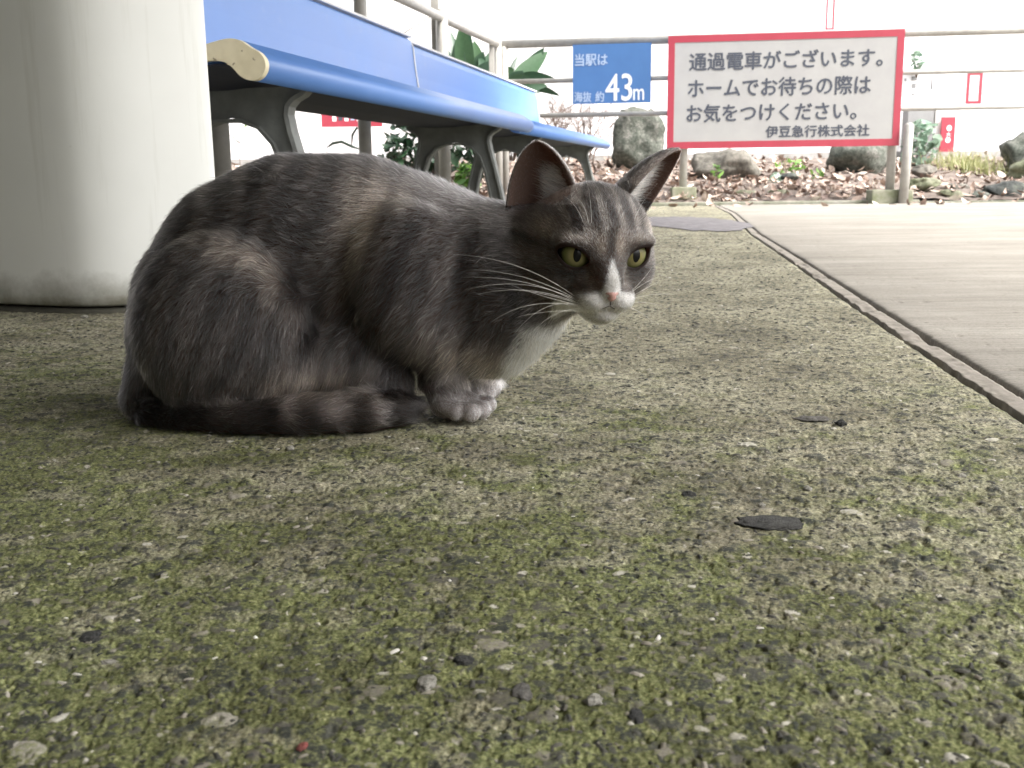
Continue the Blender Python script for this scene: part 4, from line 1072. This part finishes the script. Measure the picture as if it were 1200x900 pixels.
# laplacian smoothing (light) keeps limbs soft
e1 = np.concatenate([quads[:, [0, 1]], quads[:, [1, 2]], quads[:, [2, 3]], quads[:, [3, 0]]]); 
nvt = len(pts)
def smooth(pts, it, lam=0.5):
    for _ in range(it):
        acc = np.zeros_like(pts); cnt = np.bincount(e1[:, 0], minlength=nvt).astype(float)
        for c_ in range(3): acc[:, c_] = np.bincount(e1[:, 0], weights=pts[e1[:, 1], c_], minlength=nvt)
        pts = pts + lam*(acc/np.maximum(cnt, 1)[:, None]-pts)
    return pts
pts = smooth(pts, 2)
# keep largest islands only is unnecessary: all parts overlap
body = obj_np('body', pts - np.array(CATB), quads[:, ::-1], None, cat)
me = body.data
nm = np.zeros(nvt*3, np.float32); me.vertices.foreach_get('normal', nm); nm = nm.reshape(-1, 3).astype(float)
# orient normals outward by the field gradient
tst = pts + nm*0.003
ii = np.clip(np.round((tst-lo)/VS_).astype(int), 0, dims-1); fv = field[ii[:, 0], ii[:, 1], ii[:, 2]]
if np.median(fv) < 0:
    me.flip_normals(); nm = -nm
print('cat verts', nvt)

# ---- colour, length and lie of the fur, defined on the cat's own surface
def headc(p):
    r = (p-HC)/CM; return r@x_, r@f_, r@z_
def S(x): return x*x*(3-2*x)
def sstep(a, b, x): return S(np.clip((x-a)/(b-a), 0, 1))
def gauss(px, py, cx, cy, sx, sy, ang=0.0):
    dx = px-cx; dy = py-cy; c_, s_ = cos(ang), sin(ang)
    u_ = (dx*c_+dy*s_)/sx; v_ = (-dx*s_+dy*c_)/sy
    return np.exp(-(u_*u_+v_*v_))
def mixc(c, col, w_): return c*(1-w_[:, None]) + np.array(col)[None, :]*w_[:, None]
GREY = (0.030, 0.0272, 0.0272); DARK = (0.008, 0.007, 0.0075); TAN = (0.38, 0.31, 0.255); WHITE = (0.86, 0.84, 0.81); MIDB = (0.100, 0.086, 0.079)
def fur_fields(p, n):
    N = len(p); sx, sy = to_px(p[:, 0], p[:, 1], p[:, 2])
    hx, hy, hz = headc(p)
    hr = np.sqrt((hx/5.2)**2+((hy-0.3)/6.4)**2+((hz)/5.6)**2)
    ishead = np.where(hr < 1.18, 1.0, 0.0)*(hy > -3.5)
    base_w = sstep(-3.6, -1.2, hy)*sstep(1.3, 1.1, hr)
    # which ear?
    ear_w = np.zeros(N); ear_in = np.zeros(N); ear_v = np.zeros(N); ear_edge = np.zeros(N); edir = np.zeros((N, 3))
    for (b, uvv, L, o, sd_, hw, id_) in EARS:
        r = p-b; v = (r@uvv)/L; s_ = (r@sd_)/hw; d = (r@o)/hw
        m = (v > 0.30) & (v < 1.08) & (np.abs(s_) < 1.15) & (np.abs(d) < 1.3)
        ear_w[m] = 1; ear_v[m] = v[m]
        lim = np.maximum((1-np.clip(v, 0, 1)**2.7), 0)**0.62*(1-0.16*v)
        cd = (r - np.outer(v*L, uvv) + o*hw*0.9*0 )
        # inner side: normal faces the axis line in front of the shell
        axis = b + np.outer(np.clip(v, 0, 1)*L, uvv) + o*hw*0.35*1.0
        inn = np.einsum('ij,ij->i', n, axis-p) > 0
        ear_in[m & inn] = 1
        ear_edge[m] = np.clip(np.abs(s_[m])/np.maximum(lim[m], 0.05), 0, 1.2)
        edir[m] = uvv
    # ------------------------------------------------ body colour
    c = np.tile(np.array(GREY), (N, 1))
    nz = fbm(p[:, 0]*38+3, p[:, 2]*38+p[:, 1]*20, 401, 4)
    c = c*(0.45+1.1*nz)[:, None]
    back_ = np.clip(n[:, 2], 0, 1)
    c = mixc(c, DARK, 0.45*sstep(0.3, 0.9, n[:, 2])*sstep(640, 500, sx))
    c = mixc(c, TAN, 0.95*gauss(sx, sy, 424, 266, 20, 42, 0.18))
    c = mixc(c, TAN, 0.45*gauss(sx, sy, 455, 228, 40, 16, 0.2))
    c = mixc(c, TAN, 0.40*gauss(sx, sy, 288, 300, 55, 16, 0.25)); c = mixc(c, TAN, 0.30*gauss(sx, sy, 318, 330, 16, 30, -0.3))  # haunch edge highlight painted into the fur colour
    c = mixc(c, MIDB, 0.55*gauss(sx, sy, 335, 345, 16, 60, -0.3))
    c = mixc(c, DARK, 0.65*gauss(sx, sy, 360, 320, 22, 80, -0.2))
    c = mixc(c, DARK, 0.60*gauss(sx, sy, 190, 330, 30, 90, 0.3)); c = mixc(c, DARK, 0.75*np.exp(-((np.hypot((sx-262)/95, (sy-388)/108)-1.05)/0.13)**2)*sstep(250, 300, sx)*sstep(460, 400, sy))  # arc term paints the thigh crease shade into the fur
    c = mixc(c, DARK, 0.80*gauss(sx, sy, 476, 305, 36, 62, 0.2)); c = mixc(c, MIDB, 0.55*gauss(sx, sy, 500, 385, 50, 26, 0.4)); c = mixc(c, MIDB, 0.5*gauss(sx, sy, 215, 395, 45, 60, 0.0))
    c = mixc(c, MIDB, 0.6*gauss(sx, sy, 395, 340, 18, 60, 0.1))
    c = mixc(c, DARK, 0.55*gauss(sx, sy, 555, 285, 16, 60, 0.1))
    c = mixc(c, MIDB, 0.5*gauss(sx, sy, 520, 300, 16, 55, 0.1))
    c = mixc(c, DARK, 0.80*gauss(sx, sy, 607, 355, 10, 45, -0.10))
    c = mixc(c, TAN, 0.65*gauss(sx, sy, 375, 452, 60, 20))
    c = mixc(c, TAN, 0.45*gauss(sx, sy, 545, 420, 60, 20, 0.2))
    c = mixc(c, DARK, 0.85*gauss(sx, sy, 462, 445, 30, 40))
    c = mixc(c, DARK, 0.55*gauss(sx, sy, 175, 440, 36, 70))
    # thin stripes down the flank
    st = np.sin((sx+0.35*sy)*0.16 + 7.0*fbm(sx*0.012, sy*0.012, 421, 4))*(0.3+1.1*fbm(sx*0.02+5, sy*0.02, 425, 3))
    c = mixc(c, MIDB, 0.22*sstep(0.2, 0.9, -st)*(sx < 560)*(1-ear_w)); c = mixc(c, DARK, 0.55*sstep(0.1, 0.7, st)*(sx < 560)*(1-ear_w))
    c = mixc(c, (0.17, 0.155, 0.155), 0.60*sstep(0.35, 0.85, n[:, 2])*gauss(sx, sy, 540, 225, 70, 30, 0.25))  # rim light on the shoulder top, painted into the fur colour
    # chest and belly front: white
    front = n[:, 0]*0.75 - n[:, 2]*0.45
    wch = sstep(590, 612, sx-0.10*(sy-400))*sstep(330, 362, sy)*(1-ear_w)*sstep(0.6, -1.2, hy+0*hx)
    wch = np.maximum(wch, sstep(0.15, 0.55, n[:, 0])*sstep(575, 600, sx)*sstep(372, 392, sy))
    c = mixc(c, WHITE, np.clip(wch, 0, 1))
    # legs lighter, paws white
    leg = sstep(488, 500, sx)*sstep(432, 470, sy)*(p[:, 2] < 0.06)
    c = mixc(c, (0.13, 0.115, 0.11), 0.8*leg)
    c = mixc(c, (0.52, 0.485, 0.475), leg*sstep(0.030, 0.014, p[:, 2])*0.95)
    # tail bands
    tw = (p[:, 1] < 0.922)*sstep(452, 472, sy)*(sx < 492)*(p[:, 2] < 0.055)*(sx > 150)
    c = mixc(c, DARK, 0.45*tw)
    band = gauss(sx, sy*0, 336, 0, 11, 1) + gauss(sx, sy*0, 392, 0, 18, 1) + 0.55*gauss(sx, sy*0, 440, 0, 9, 1) + 0.35*gauss(sx, sy*0, 262, 0, 22, 1)
    c = mixc(c, (0.23, 0.20, 0.19), np.clip(band, 0, 1)*tw*sstep(512, 480, sy)*0.85)
    # ------------------------------------------------ head colour
    h = np.tile(np.array((0.056, 0.049, 0.045)), (N, 1))*(0.70+0.6*fbm(hx*2.2+9, hz*2.2+hy, 411, 4))[:, None]
    ax_ = np.abs(hx)
    def hg(cx, cy, cz, rx, ry, rz): return np.exp(-(((ax_-cx)/rx)**2+((hy-cy)/ry)**2+((hz-cz)/rz)**2))
    # crown stripes
    fs = np.sin(hx*4.6 + 0.5*np.sin(hz*2.0)); top_ = sstep(0.9, 2.0, hz)*sstep(5.2, 3.0, hz)*sstep(3.6, 2.4, ax_)
    h = mixc(h, DARK, 0.75*sstep(0.0, 0.6, fs)*top_); h = mixc(h, (0.21, 0.185, 0.165), 0.6*sstep(0.2, 0.8, -fs)*top_)
    h = mixc(h, TAN, 0.75*hg(0.75, 4.6, 1.2, 0.45, 2.5, 0.75)); h = mixc(h, (0.28, 0.24, 0.22), 0.6*hg(1.5, 4.2, 1.6, 0.45, 2.5, 0.6))
    h = mixc(h, DARK, 0.7*hg(0.0, 4.5, 1.3, 0.35, 3, 1.2))
    h = mixc(h, DARK, 0.85*hg(2.9, 3.8, -1.25, 1.5, 2.5, 0.55)); h = mixc(h, DARK, 0.5*hg(1.0, 5.0, -0.6, 0.4, 2.5, 0.9))
    h = mixc(h, DARK, 0.9*np.exp(-(((hz-0.35-0.12*(ax_-4.2))/0.30)**2))*sstep(3.6, 4.2, ax_)*sstep(2.8, 1.8, hy)*sstep(-2.2, -0.5, hy))
    h = mixc(h, DARK, 0.55*np.exp(-(((hz+1.5+0.2*(ax_-4.2))/0.28)**2))*sstep(3.8, 4.4, ax_)*sstep(-3.0, -1, hy))
    h = mixc(h, TAN, 0.5*hg(4.0, 1.6, 1.6, 1.2, 1.6, 0.7)); h = mixc(h, MIDB, 0.6*hg(4.4, 0.6, -0.6, 1, 2.5, 0.5))
    h = mixc(h, (0.26, 0.225, 0.195), 0.75*hg(2.5, 4.0, 1.55, 1.2, 1.8, 0.28))
    h = mixc(h, (0.26, 0.225, 0.195), 0.55*hg(1.35, 5.0, -1.6, 0.5, 1.4, 0.8))
    # white muzzle, nose bridge, chin
    wm = sstep(-1.95, -2.45, hz+0.28*np.clip(ax_-0.9, 0, 3))*sstep(3.0, 4.0, hy)*sstep(2.5, 1.9, ax_)
    wm = np.maximum(wm, sstep(0.72, 0.42, ax_+0.26*(hz+1.5))*sstep(0.6, -0.4, hz)*sstep(3.9, 4.5, hy))
    wm = np.maximum(wm, sstep(-3.6, -4.1, hz)*sstep(0.5, 1.5, hy)*sstep(3.4, 2.6, ax_))
    h = mixc(h, WHITE, np.clip(wm, 0, 1))
    hw_ = base_w*(1-ear_w)
    c = c*(1-hw_[:, None]) + h*hw_[:, None]
    # ------------------------------------------------ ears
    eo = np.tile(np.array((0.05, 0.044, 0.04)), (N, 1)); ei = np.tile(np.array((0.125, 0.085, 0.070)), (N, 1))
    ec_ = np.where(ear_in[:, None] > 0, ei, eo)
    ec_ = mixc(ec_, (0.30, 0.26, 0.24), sstep(0.95, 1.02, ear_edge)*0.8)
    c = c*(1-ear_w[:, None]) + ec_*ear_w[:, None]
    # ------------------------------------------------ length
    ln = np.full(N, 0.0095)
    ln = ln*(1-0.45*sstep(560, 640, sx)*(sy < 330))
    ln = np.where((sx > 300) & (sx < 600) & (sy > 390), 0.0125, ln)
    ln = ln*(1-hw_)+hw_*(0.0062-0.0022*sstep(2.0, 4.5, hy)+0.004*sstep(3.4, 4.6, ax_)*sstep(1.5, -0.5, hy))
    muz = sstep(4.0, 5.2, hy)*hw_; ln = ln*(1-muz)+0.0022*muz
    ln = np.where(leg > 0.3, 0.0048-0.0034*sstep(0.032, 0.014, p[:, 2]), ln)
    ln = np.where(tw > 0.5, 0.011, ln)
    ln = np.where(wch > 0.5, 0.014*(1-hw_)+hw_*ln, ln)
    ln = np.where(ear_w > 0, np.where(ear_in > 0, 0.0016, 0.0030), ln)
    # eyes and nose kept clear
    for s, ec, ea, sdv, upv in EYE:
        q = np.stack([hx-ec[0], hy-ec[1], hz-ec[2]], 1); r = q@ea; a_ = q@sdv; b_ = q@upv
        side = np.sign(sdv[0])*s; ao = a_*side
        rim = np.sqrt((ao/1.40)**2+((b_-0.22*ao)/1.02)**2)
        ln = np.where((rim < 1.0) & (r > 0.2) & (hw_ > 0), 0.0, ln)
        ln = np.where((rim >= 1.0) & (rim < 1.4) & (r > 0.2) & (hw_ > 0), np.minimum(ln, 0.0028), ln)
        c = mixc(c, (0.02, 0.016, 0.015), ((rim < 0.98) & (r > 0.2) & (hw_ > 0))*1.0)
    # ------------------------------------------------ lie of the fur
    d = np.zeros((N, 3))
    d += np.array([-1.0, 0, -0.25])
    dn = sstep(340, 430, sy)*(sx < 600); d += dn[:, None]*np.array([0.15, -0.2, -1.1])
    th = gauss(sx, sy, 255, 400, 80, 80); d += th[:, None]*np.array([0.2, 0, -0.8])
    sh = gauss(sx, sy, 480, 350, 60, 60); d += sh[:, None]*np.array([0.1, 0, -0.7])
    swirl = fbm(p[:, 0]*16, p[:, 2]*16+p[:, 1]*9, 431, 3)-.5; swirl2 = fbm(p[:, 0]*16+40, p[:, 2]*16+p[:, 1]*9, 437, 3)-.5
    d[:, 2] += swirl*1.6; d[:, 0] += swirl2*1.2
    fr_ = wch; d = d*(1-fr_[:, None]) + fr_[:, None]*np.array([0.1, -0.1, -1.0])
    lg_ = (leg > 0.2)*1.0; d = d*(1-lg_[:, None]) + lg_[:, None]*np.array([0.55, -0.2, -0.6])
    tdir = np.array([1.0, -0.05, 0.0]); d = d*(1-tw[:, None]) + tw[:, None]*(tdir+np.stack([0*swirl, 0*swirl, swirl*0.8], 1))
    nose = Hh(0, 6.4, -1.6); rad = p-nose; rad /= np.linalg.norm(rad, axis=1)[:, None]; rad = rad + 0.35*(-f_)
    rad = rad + hw_[:, None]*np.stack([swirl2, 0*swirl, swirl], 1)*0.5
    d = d*(1-hw_[:, None]) + rad*hw_[:, None]
    d = np.where(ear_w[:, None] > 0, edir + 0.2*rng.normal(size=(N, 3)), d)
    return c, ln, d, hw_, ear_w, ear_in, wch
ccol, cln, _, _, _, _, _ = fur_fields(pts, nm)
attr(me, 'furcol', ccol*0.6)
k = NT('cat_skin'); a = k.n('Attribute'); a.attribute_name = 'furcol'
k.set(a.outputs['Color'], 0.8, spec=0.2)
tb_ = k.n('BsdfTranslucent'); tb_.inputs[0].default_value = (0.55, 0.28, 0.2, 1); mxs = k.n('MixShader'); mxs.inputs[0].default_value = 0.16
k.l(k.b.outputs[0], mxs.inputs[1]); k.l(tb_.outputs[0], mxs.inputs[2]); k.l(mxs.outputs[0], k.out.inputs[0])
me.materials.append(k.m)

# ---- strands
tri = np.concatenate([quads[:, [0, 1, 2]], quads[:, [0, 2, 3]]])
A, B, Cc = pts[tri[:, 0]], pts[tri[:, 1]], pts[tri[:, 2]]
area = np.linalg.norm(np.cross(B-A, Cc-A), axis=1)/2
ctr = (A+B+Cc)/3
wgt = area.copy()
hx, hy, hz = headc(ctr); inh = (hy > -2.5) & (np.sqrt(hx**2+hy**2+hz**2) < 8.5)
wgt *= np.where(inh, 2.6, 1.0)
wgt *= np.where((ctr[:, 0] > 0.0+(-0.07)) & (ctr[:, 2] < 0.05), 1.8, 1.0)
wgt *= np.where(ctr[:, 2] < 0.004, 0.0, 1.0)
wgt *= np.where((ctr[:, 1] > 1.03), 0.5, 1.0)
NS = 460000
def sample(NS, wgt):
    ti = rng.choice(len(tri), NS, p=wgt/wgt.sum())
    r1 = np.sqrt(rng.random(NS)); r2 = rng.random(NS)
    w0 = 1-r1; w1 = r1*(1-r2); w2 = r1*r2
    p = A[ti]*w0[:, None]+B[ti]*w1[:, None]+Cc[ti]*w2[:, None]
    n = nm[tri[ti, 0]]*w0[:, None]+nm[tri[ti, 1]]*w1[:, None]+nm[tri[ti, 2]]*w2[:, None]
    return p, n/np.maximum(np.linalg.norm(n, axis=1), 1e-9)[:, None]
def make_hair(name, p, d, ln, n, lift, col, rad, parent, mat, K=5, clump=0.0, grav=0.25, tipc=1.25):
    N = len(p)
    t = d - n*np.einsum('ij,ij->i', d, n)[:, None]
    t /= np.maximum(np.linalg.norm(t, axis=1), 1e-6)[:, None]
    t = t + rng.normal(size=(N, 3))*0.16
    co = np.zeros((N, K, 3)); cur = p.copy(); step = ln/(K-1)
    for k_ in range(K):
        co[:, k_] = cur
        f = k_/(K-1); dirv = n*(lift*(1-0.75*f))[:, None] + t
        dirv[:, 2] -= grav*f
        dirv /= np.linalg.norm(dirv, axis=1)[:, None]
        cur = cur + dirv*step[:, None]
    co[:, :, 2] = np.maximum(co[:, :, 2], 0.0012)
    hc = bpy.data.hair_curves.new(name); hc.add_curves([K]*N)
    hc.points.foreach_set('position', (co - np.array(CATB)).reshape(-1).astype(np.float32))
    ra = hc.attributes.get('radius') or hc.attributes.new('radius', 'FLOAT', 'POINT')
    prof = np.array([1.0, 0.95, 0.8, 0.55, 0.12]) if K == 5 else np.linspace(1, 0.1, K)
    ra.data.foreach_set('value', (rad[:, None]*prof[None, :]).astype(np.float32).ravel())
    ca = hc.attributes.new('furcol', 'FLOAT_COLOR', 'CURVE')
    ca.data.foreach_set('color', np.concatenate([col, np.ones((N, 1))], 1).astype(np.float32).ravel())
    hc.materials.append(mat)
    o = bpy.data.objects.new(name, hc); return link(o, parent)
m_fur = bpy.data.materials.new('fur'); m_fur.use_nodes = True; ft = m_fur.node_tree
for nd in list(ft.nodes):
    if nd.type == 'BSDF_PRINCIPLED': ft.nodes.remove(nd)
hb = ft.nodes.new('ShaderNodeBsdfHairPrincipled'); hb.parametrization = 'COLOR'; hb.inputs['Roughness'].default_value = 0.33; hb.inputs['Radial Roughness'].default_value = 0.6
hb.inputs['IOR'].default_value = 1.38
hb.inputs['Random Roughness'].default_value = 0.2
at_ = ft.nodes.new('ShaderNodeAttribute'); at_.attribute_name = 'furcol'
hi_ = ft.nodes.new('ShaderNodeHairInfo'); rp = ft.nodes.new('ShaderNodeValToRGB')
rp.color_ramp.elements[0].color = (0.62, 0.62, 0.62, 1); rp.color_ramp.elements[1].color = (1.35, 1.33, 1.30, 1); rp.color_ramp.elements[1].position = 0.85
mxx = ft.nodes.new('ShaderNodeMixRGB'); mxx.blend_type = 'MULTIPLY'; mxx.inputs[0].default_value = 1
ft.links.new(hi_.outputs['Intercept'], rp.inputs[0]); ft.links.new(at_.outputs['Color'], mxx.inputs[1]); ft.links.new(rp.outputs[0], mxx.inputs[2]); ft.links.new(mxx.outputs[0], hb.inputs['Color'])
ft.links.new(hb.outputs[0], ft.nodes['Material Output'].inputs[0])
p, n = sample(NS, wgt)
# snap lengths to clumps: nearby roots share a direction jitter
col_, ln_, d_, hw_, ew_, ei_, wc_ = fur_fields(p, n)
cl = fbm(p[:, 0]*150, p[:, 2]*150+p[:, 1]*110, 441, 2)-.5; cl2 = fbm(p[:, 0]*150+50, p[:, 2]*150+p[:, 1]*110, 445, 2)-.5
d_ = d_ + np.stack([cl, 0*cl, cl2], 1)*(1.4*(1-hw_*0.5)*(1-ew_))[:, None]
keep = ln_ > 1e-4
p, n, col_, ln_, d_, hw_, ew_ = [q[keep] for q in (p, n, col_, ln_, d_, hw_, ew_)]
N = len(p)
ln_ = ln_*rng.uniform(0.6, 1.12, N)
bright = np.exp(rng.normal(0, 0.42, N)); ag = rng.random(N) < 0.13
col_ = np.clip(col_*bright[:, None], 0.003, 0.9); col_[ag] = np.clip(col_[ag]*2.3+0.035, 0, 0.85)
lift = rng.uniform(0.22, 0.55, N)*(1-0.35*hw_)
rad = np.where(hw_ > 0.5, 0.00007, 0.000095)*rng.uniform(0.7, 1.2, N); rad = np.where(ew_ > 0, 0.00006, rad)
make_hair('fur', p, d_, ln_, n, lift, col_, rad, body, m_fur)
# sparse longer guard hairs
idx_ = rng.choice(N, 24000, replace=False); idx_ = idx_[(ew_[idx_] == 0) & (hw_[idx_] < 0.3)]
make_hair('guard_hair', p[idx_], d_[idx_], ln_[idx_]*1.28, n[idx_], lift[idx_]*1.35, np.clip(col_[idx_]*2.4+0.06, 0, .85), rad[idx_]*1.05, body, m_fur)
# ear tufts
TP = []; TN = []; TD = []; TL = []
for (b, uvv, L, o, sd_, hw, id_) in EARS:
    inner = sd_ if np.dot(sd_, x_) > 0 else -sd_
    if id_ == 1: inner = -inner
    for i in range(1900 if id_ == 0 else 1100):
        v = rng.uniform(0.12, 0.72); s_ = rng.uniform(0.25, 1.0)*(1-0.45*v) if id_ == 0 else rng.uniform(-.3, 1.0)*(1-0.3*v)
        pp = b + uvv*L*v + (inner if id_ == 0 else -inner*1.0)*hw*s_*0.92 - o*hw*0.45*sqrt(max(0, 1-s_*s_)) if False else b + uvv*L*v + inner*hw*s_*0.92 - o*hw*0.45*math.sqrt(max(0.0, 1-s_*s_))
        TP.append(pp); TN.append(o); TD.append(-inner*0.9*(1 if id_ == 0 else 1)+uvv*0.55+o*0.35); TL.append(rng.uniform(0.010, 0.024)*(1-0.45*v))
TP, TN, TD, TL = map(np.array, (TP, TN, TD, TL)); Nt = len(TP)
TC = np.tile(np.array((0.66, 0.59, 0.53)), (Nt, 1))*np.exp(rng.normal(0, .25, Nt))[:, None]
make_hair('ear_tuft', TP, TD, TL, TN, np.full(Nt, 0.25), np.clip(TC, 0, .8), np.full(Nt, 0.00008), body, m_fur, grav=0.0)

# ---- eyes
def eye_mat():
    k = NT('eye'); v = k.coord('Object')
    xyz = k.n('SeparateXYZ'); k.l(v, xyz.inputs[0])
    # local z is the optical axis, unit sphere
    px_ = k.math('MULTIPLY', xyz.outputs[0], 1.0); py_ = xyz.outputs[1]
    r2 = k.math('SQRT', k.math('ADD', k.math('POWER', px_, 2.0), k.math('POWER', py_, 2.0)))
    pr = k.math('SQRT', k.math('ADD', k.math('POWER', k.math('DIVIDE', px_, 0.21), 2.0), k.math('POWER', k.math('DIVIDE', k.math('SUBTRACT', py_, 0.03)  , 0.37), 2.0)))
    n1 = k.noise(v, 9, 4, 0.6)
    mp = k.n('Mapping'); 
    iris = k.ramp(k.math('ADD', r2, k.math('MULTIPLY', k.math('SUBTRACT', n1, 0.5), 0.10)), [(0.10, (0.17, 0.145, 0.048)), (0.42, (0.165, 0.150, 0.068)), (0.62, (0.10, 0.105, 0.035)), (0.70, (0.05, 0.05, 0.02)), (0.76, (0.012, 0.01, 0.01))])
    st = k.noise(v, 45, 3, 0.6); iris = k.mix(0.35, iris, k.ramp(st, [(0.35, (0.5,)*3), (0.65, (1.3,)*3)]), 'MULTIPLY')
    c = k.mix(k.ramp(pr, [(0.93, (1, 1, 1)), (1.04, (0, 0, 0))]), iris, (0.006, 0.006, 0.006))
    k.set(c, 0.08, spec=0.16); k.b.inputs['Coat Weight'].default_value = 0.06; k.b.inputs['Coat Roughness'].default_value = 0.02
    return k.m
m_eye = eye_mat()
gaze = nrm(f_*0.9 + x_*0.05 + np.array([0.10, -0.5, 0.05]))
for s, ec, ea, sdv, upv in EYE:
    bm = bmesh.new(); bmesh.ops.create_uvsphere(bm, u_segments=48, v_segments=32, radius=1)
    for v in bm.verts:            # slight corneal bulge
        if v.co.z > 0.6: v.co *= 1+0.05*((v.co.z-0.6)/0.4)**2
    o = obj_bm('eye', bm, m_eye, cat, smooth=True)
    zz = Vector(nrm(gaze*0.55 + (ea[0]*x_+ea[1]*f_+ea[2]*z_)*0.45)); uu = Vector(z_); xx = uu.cross(zz).normalized(); yy = zz.cross(xx)
    R = Matrix((xx, yy, zz)).transposed().to_4x4()
    o.matrix_local = Matrix.Translation(Vector(Hh(*ec))-CATB) @ R @ Matrix.Scale(RE*CM*0.97, 4)
# ---- nose pad
k = NT('nose_pad'); v = k.coord('Object')
k.set(k.ramp(k.noise(v, 350, 4), [(0.3, (0.30, 0.16, 0.14)), (0.7, (0.46, 0.27, 0.235))]), 0.45, spec=0.5); k.bump(k.noise(v, 900, 2), 0.4, 0.0003)
bm = bmesh.new(); bmesh.ops.create_icosphere(bm, subdivisions=4, radius=1)
for v in bm.verts:
    x, y, z = v.co
    wd = 0.62*(0.50+0.50*np.clip((z+0.9)/1.5, 0, 1)) * 1.0
    X_ = x*wd*1.05; Z_ = z*0.50; Y_ = y*0.40
    nos = math.exp(-(((abs(X_)-0.36)/0.13)**2+((Z_+0.05)/0.13)**2)); Y_ -= 0.16*nos*(y > 0)
    v.co = Vector(Hh(X_, 6.42+Y_-0.10*abs(X_), -2.33+Z_)) - CATB
obj_bm('nose', bm, k.m, cat, smooth=True)
# mouth: dark seam between upper lip and chin
m_lip = simple('lip', (0.05, 0.03, 0.028), (0.03, 0.02, 0.018), 300, 0.5)
bm = bmesh.new()
mp_ = [(0, 6.36, -2.75), (0.02, 6.32, -3.15), ]
tube(bm, [Vector(Hh(*q))-CATB for q in mp_], [0.0005, 0.0005], 6)
for s in (-1, 1):
    tube(bm, [Vector(Hh(s*a, b, c))-CATB for a, b, c in ((0.02, 6.22, -3.25), (0.40, 6.02, -3.52), (0.9, 5.70, -3.66), (1.4, 5.2, -3.74), (1.9, 4.4, -3.76))], [0.0004, 0.00035, 0.0003, 0.00025, 0.0002], 6)
obj_bm('mouth', bm, m_lip, cat, smooth=True)
# ---- whiskers
k = NT('whisker'); k.set((0.85, 0.82, 0.78), 0.4); m_wh = k.m
rr = random.Random(21)
def whisker(pts_px, r=0.00014, Y0=None):
    pts_ = [Vector(q)-CATB for q in pts_px]; out = []
    for i in range(17):          # quadratic/cubic bezier
        t_ = i/16; q = Vector((0, 0, 0)); n_ = len(pts_)-1
        for j, pt in enumerate(pts_): q += pt*(math.comb(n_, j)*(1-t_)**(n_-j)*t_**j)
        out.append(q)
    bm = bmesh.new(); tube(bm, out, [r*(1-0.85*i/16) for i in range(17)], 5); obj_bm('whisker', bm, m_wh, cat, smooth=True)
left = [((668, 349), (610, 300), (528, 298)), ((670, 352), (620, 318), (553, 316)), ((672, 354), (615, 320), (545, 340)), ((674, 357), (620, 330), (560, 345)), ((676, 358), (635, 340), (583, 338)),
        ((672, 360), (620, 345), (575, 378)), ((678, 362), (640, 340), (600, 395)), ((682, 360), (630, 348), (590, 330)), ((680, 365), (640, 362), (605, 372)), ((684, 362), (640, 356), (612, 408)), ((670, 356), (625, 322), (540, 325))]
for a_, b_, c_ in left:
    Ya = .805; whisker([PP(a_[0]+8, a_[1], .822), PP(*b_, .80), PP(*c_, .80)])
rightw = [((735, 352), (752, 330), (778, 322)), ((736, 354), (760, 342), (790, 345)), ((735, 356), (758, 350), (782, 362)), ((734, 350), (750, 335), (765, 312)), ((735, 358), (750, 362), (768, 380)), ((737, 353), (756, 338), (772, 330))]
for a_, b_, c_ in rightw: whisker([PP(a_[0]-6, a_[1], .822), PP(*b_, .82), PP(*c_, .84)], 0.00014)
brows = [((690, 272), (690, 240), (672, 228), .822), ((693, 275), (694, 230), (686, 208), .822), ((688, 276), (680, 240), (660, 229), .824), ((742, 262), (748, 240), (770, 215), .835), ((744, 264), (760, 245), (790, 238), .838), ((746, 268), (762, 252), (778, 250), .838)]
for a_, b_, c_, Y_ in brows: whisker([PP(*a_, Y_), PP(*b_, Y_-.012), PP(*c_, Y_-.01)], 0.00012)
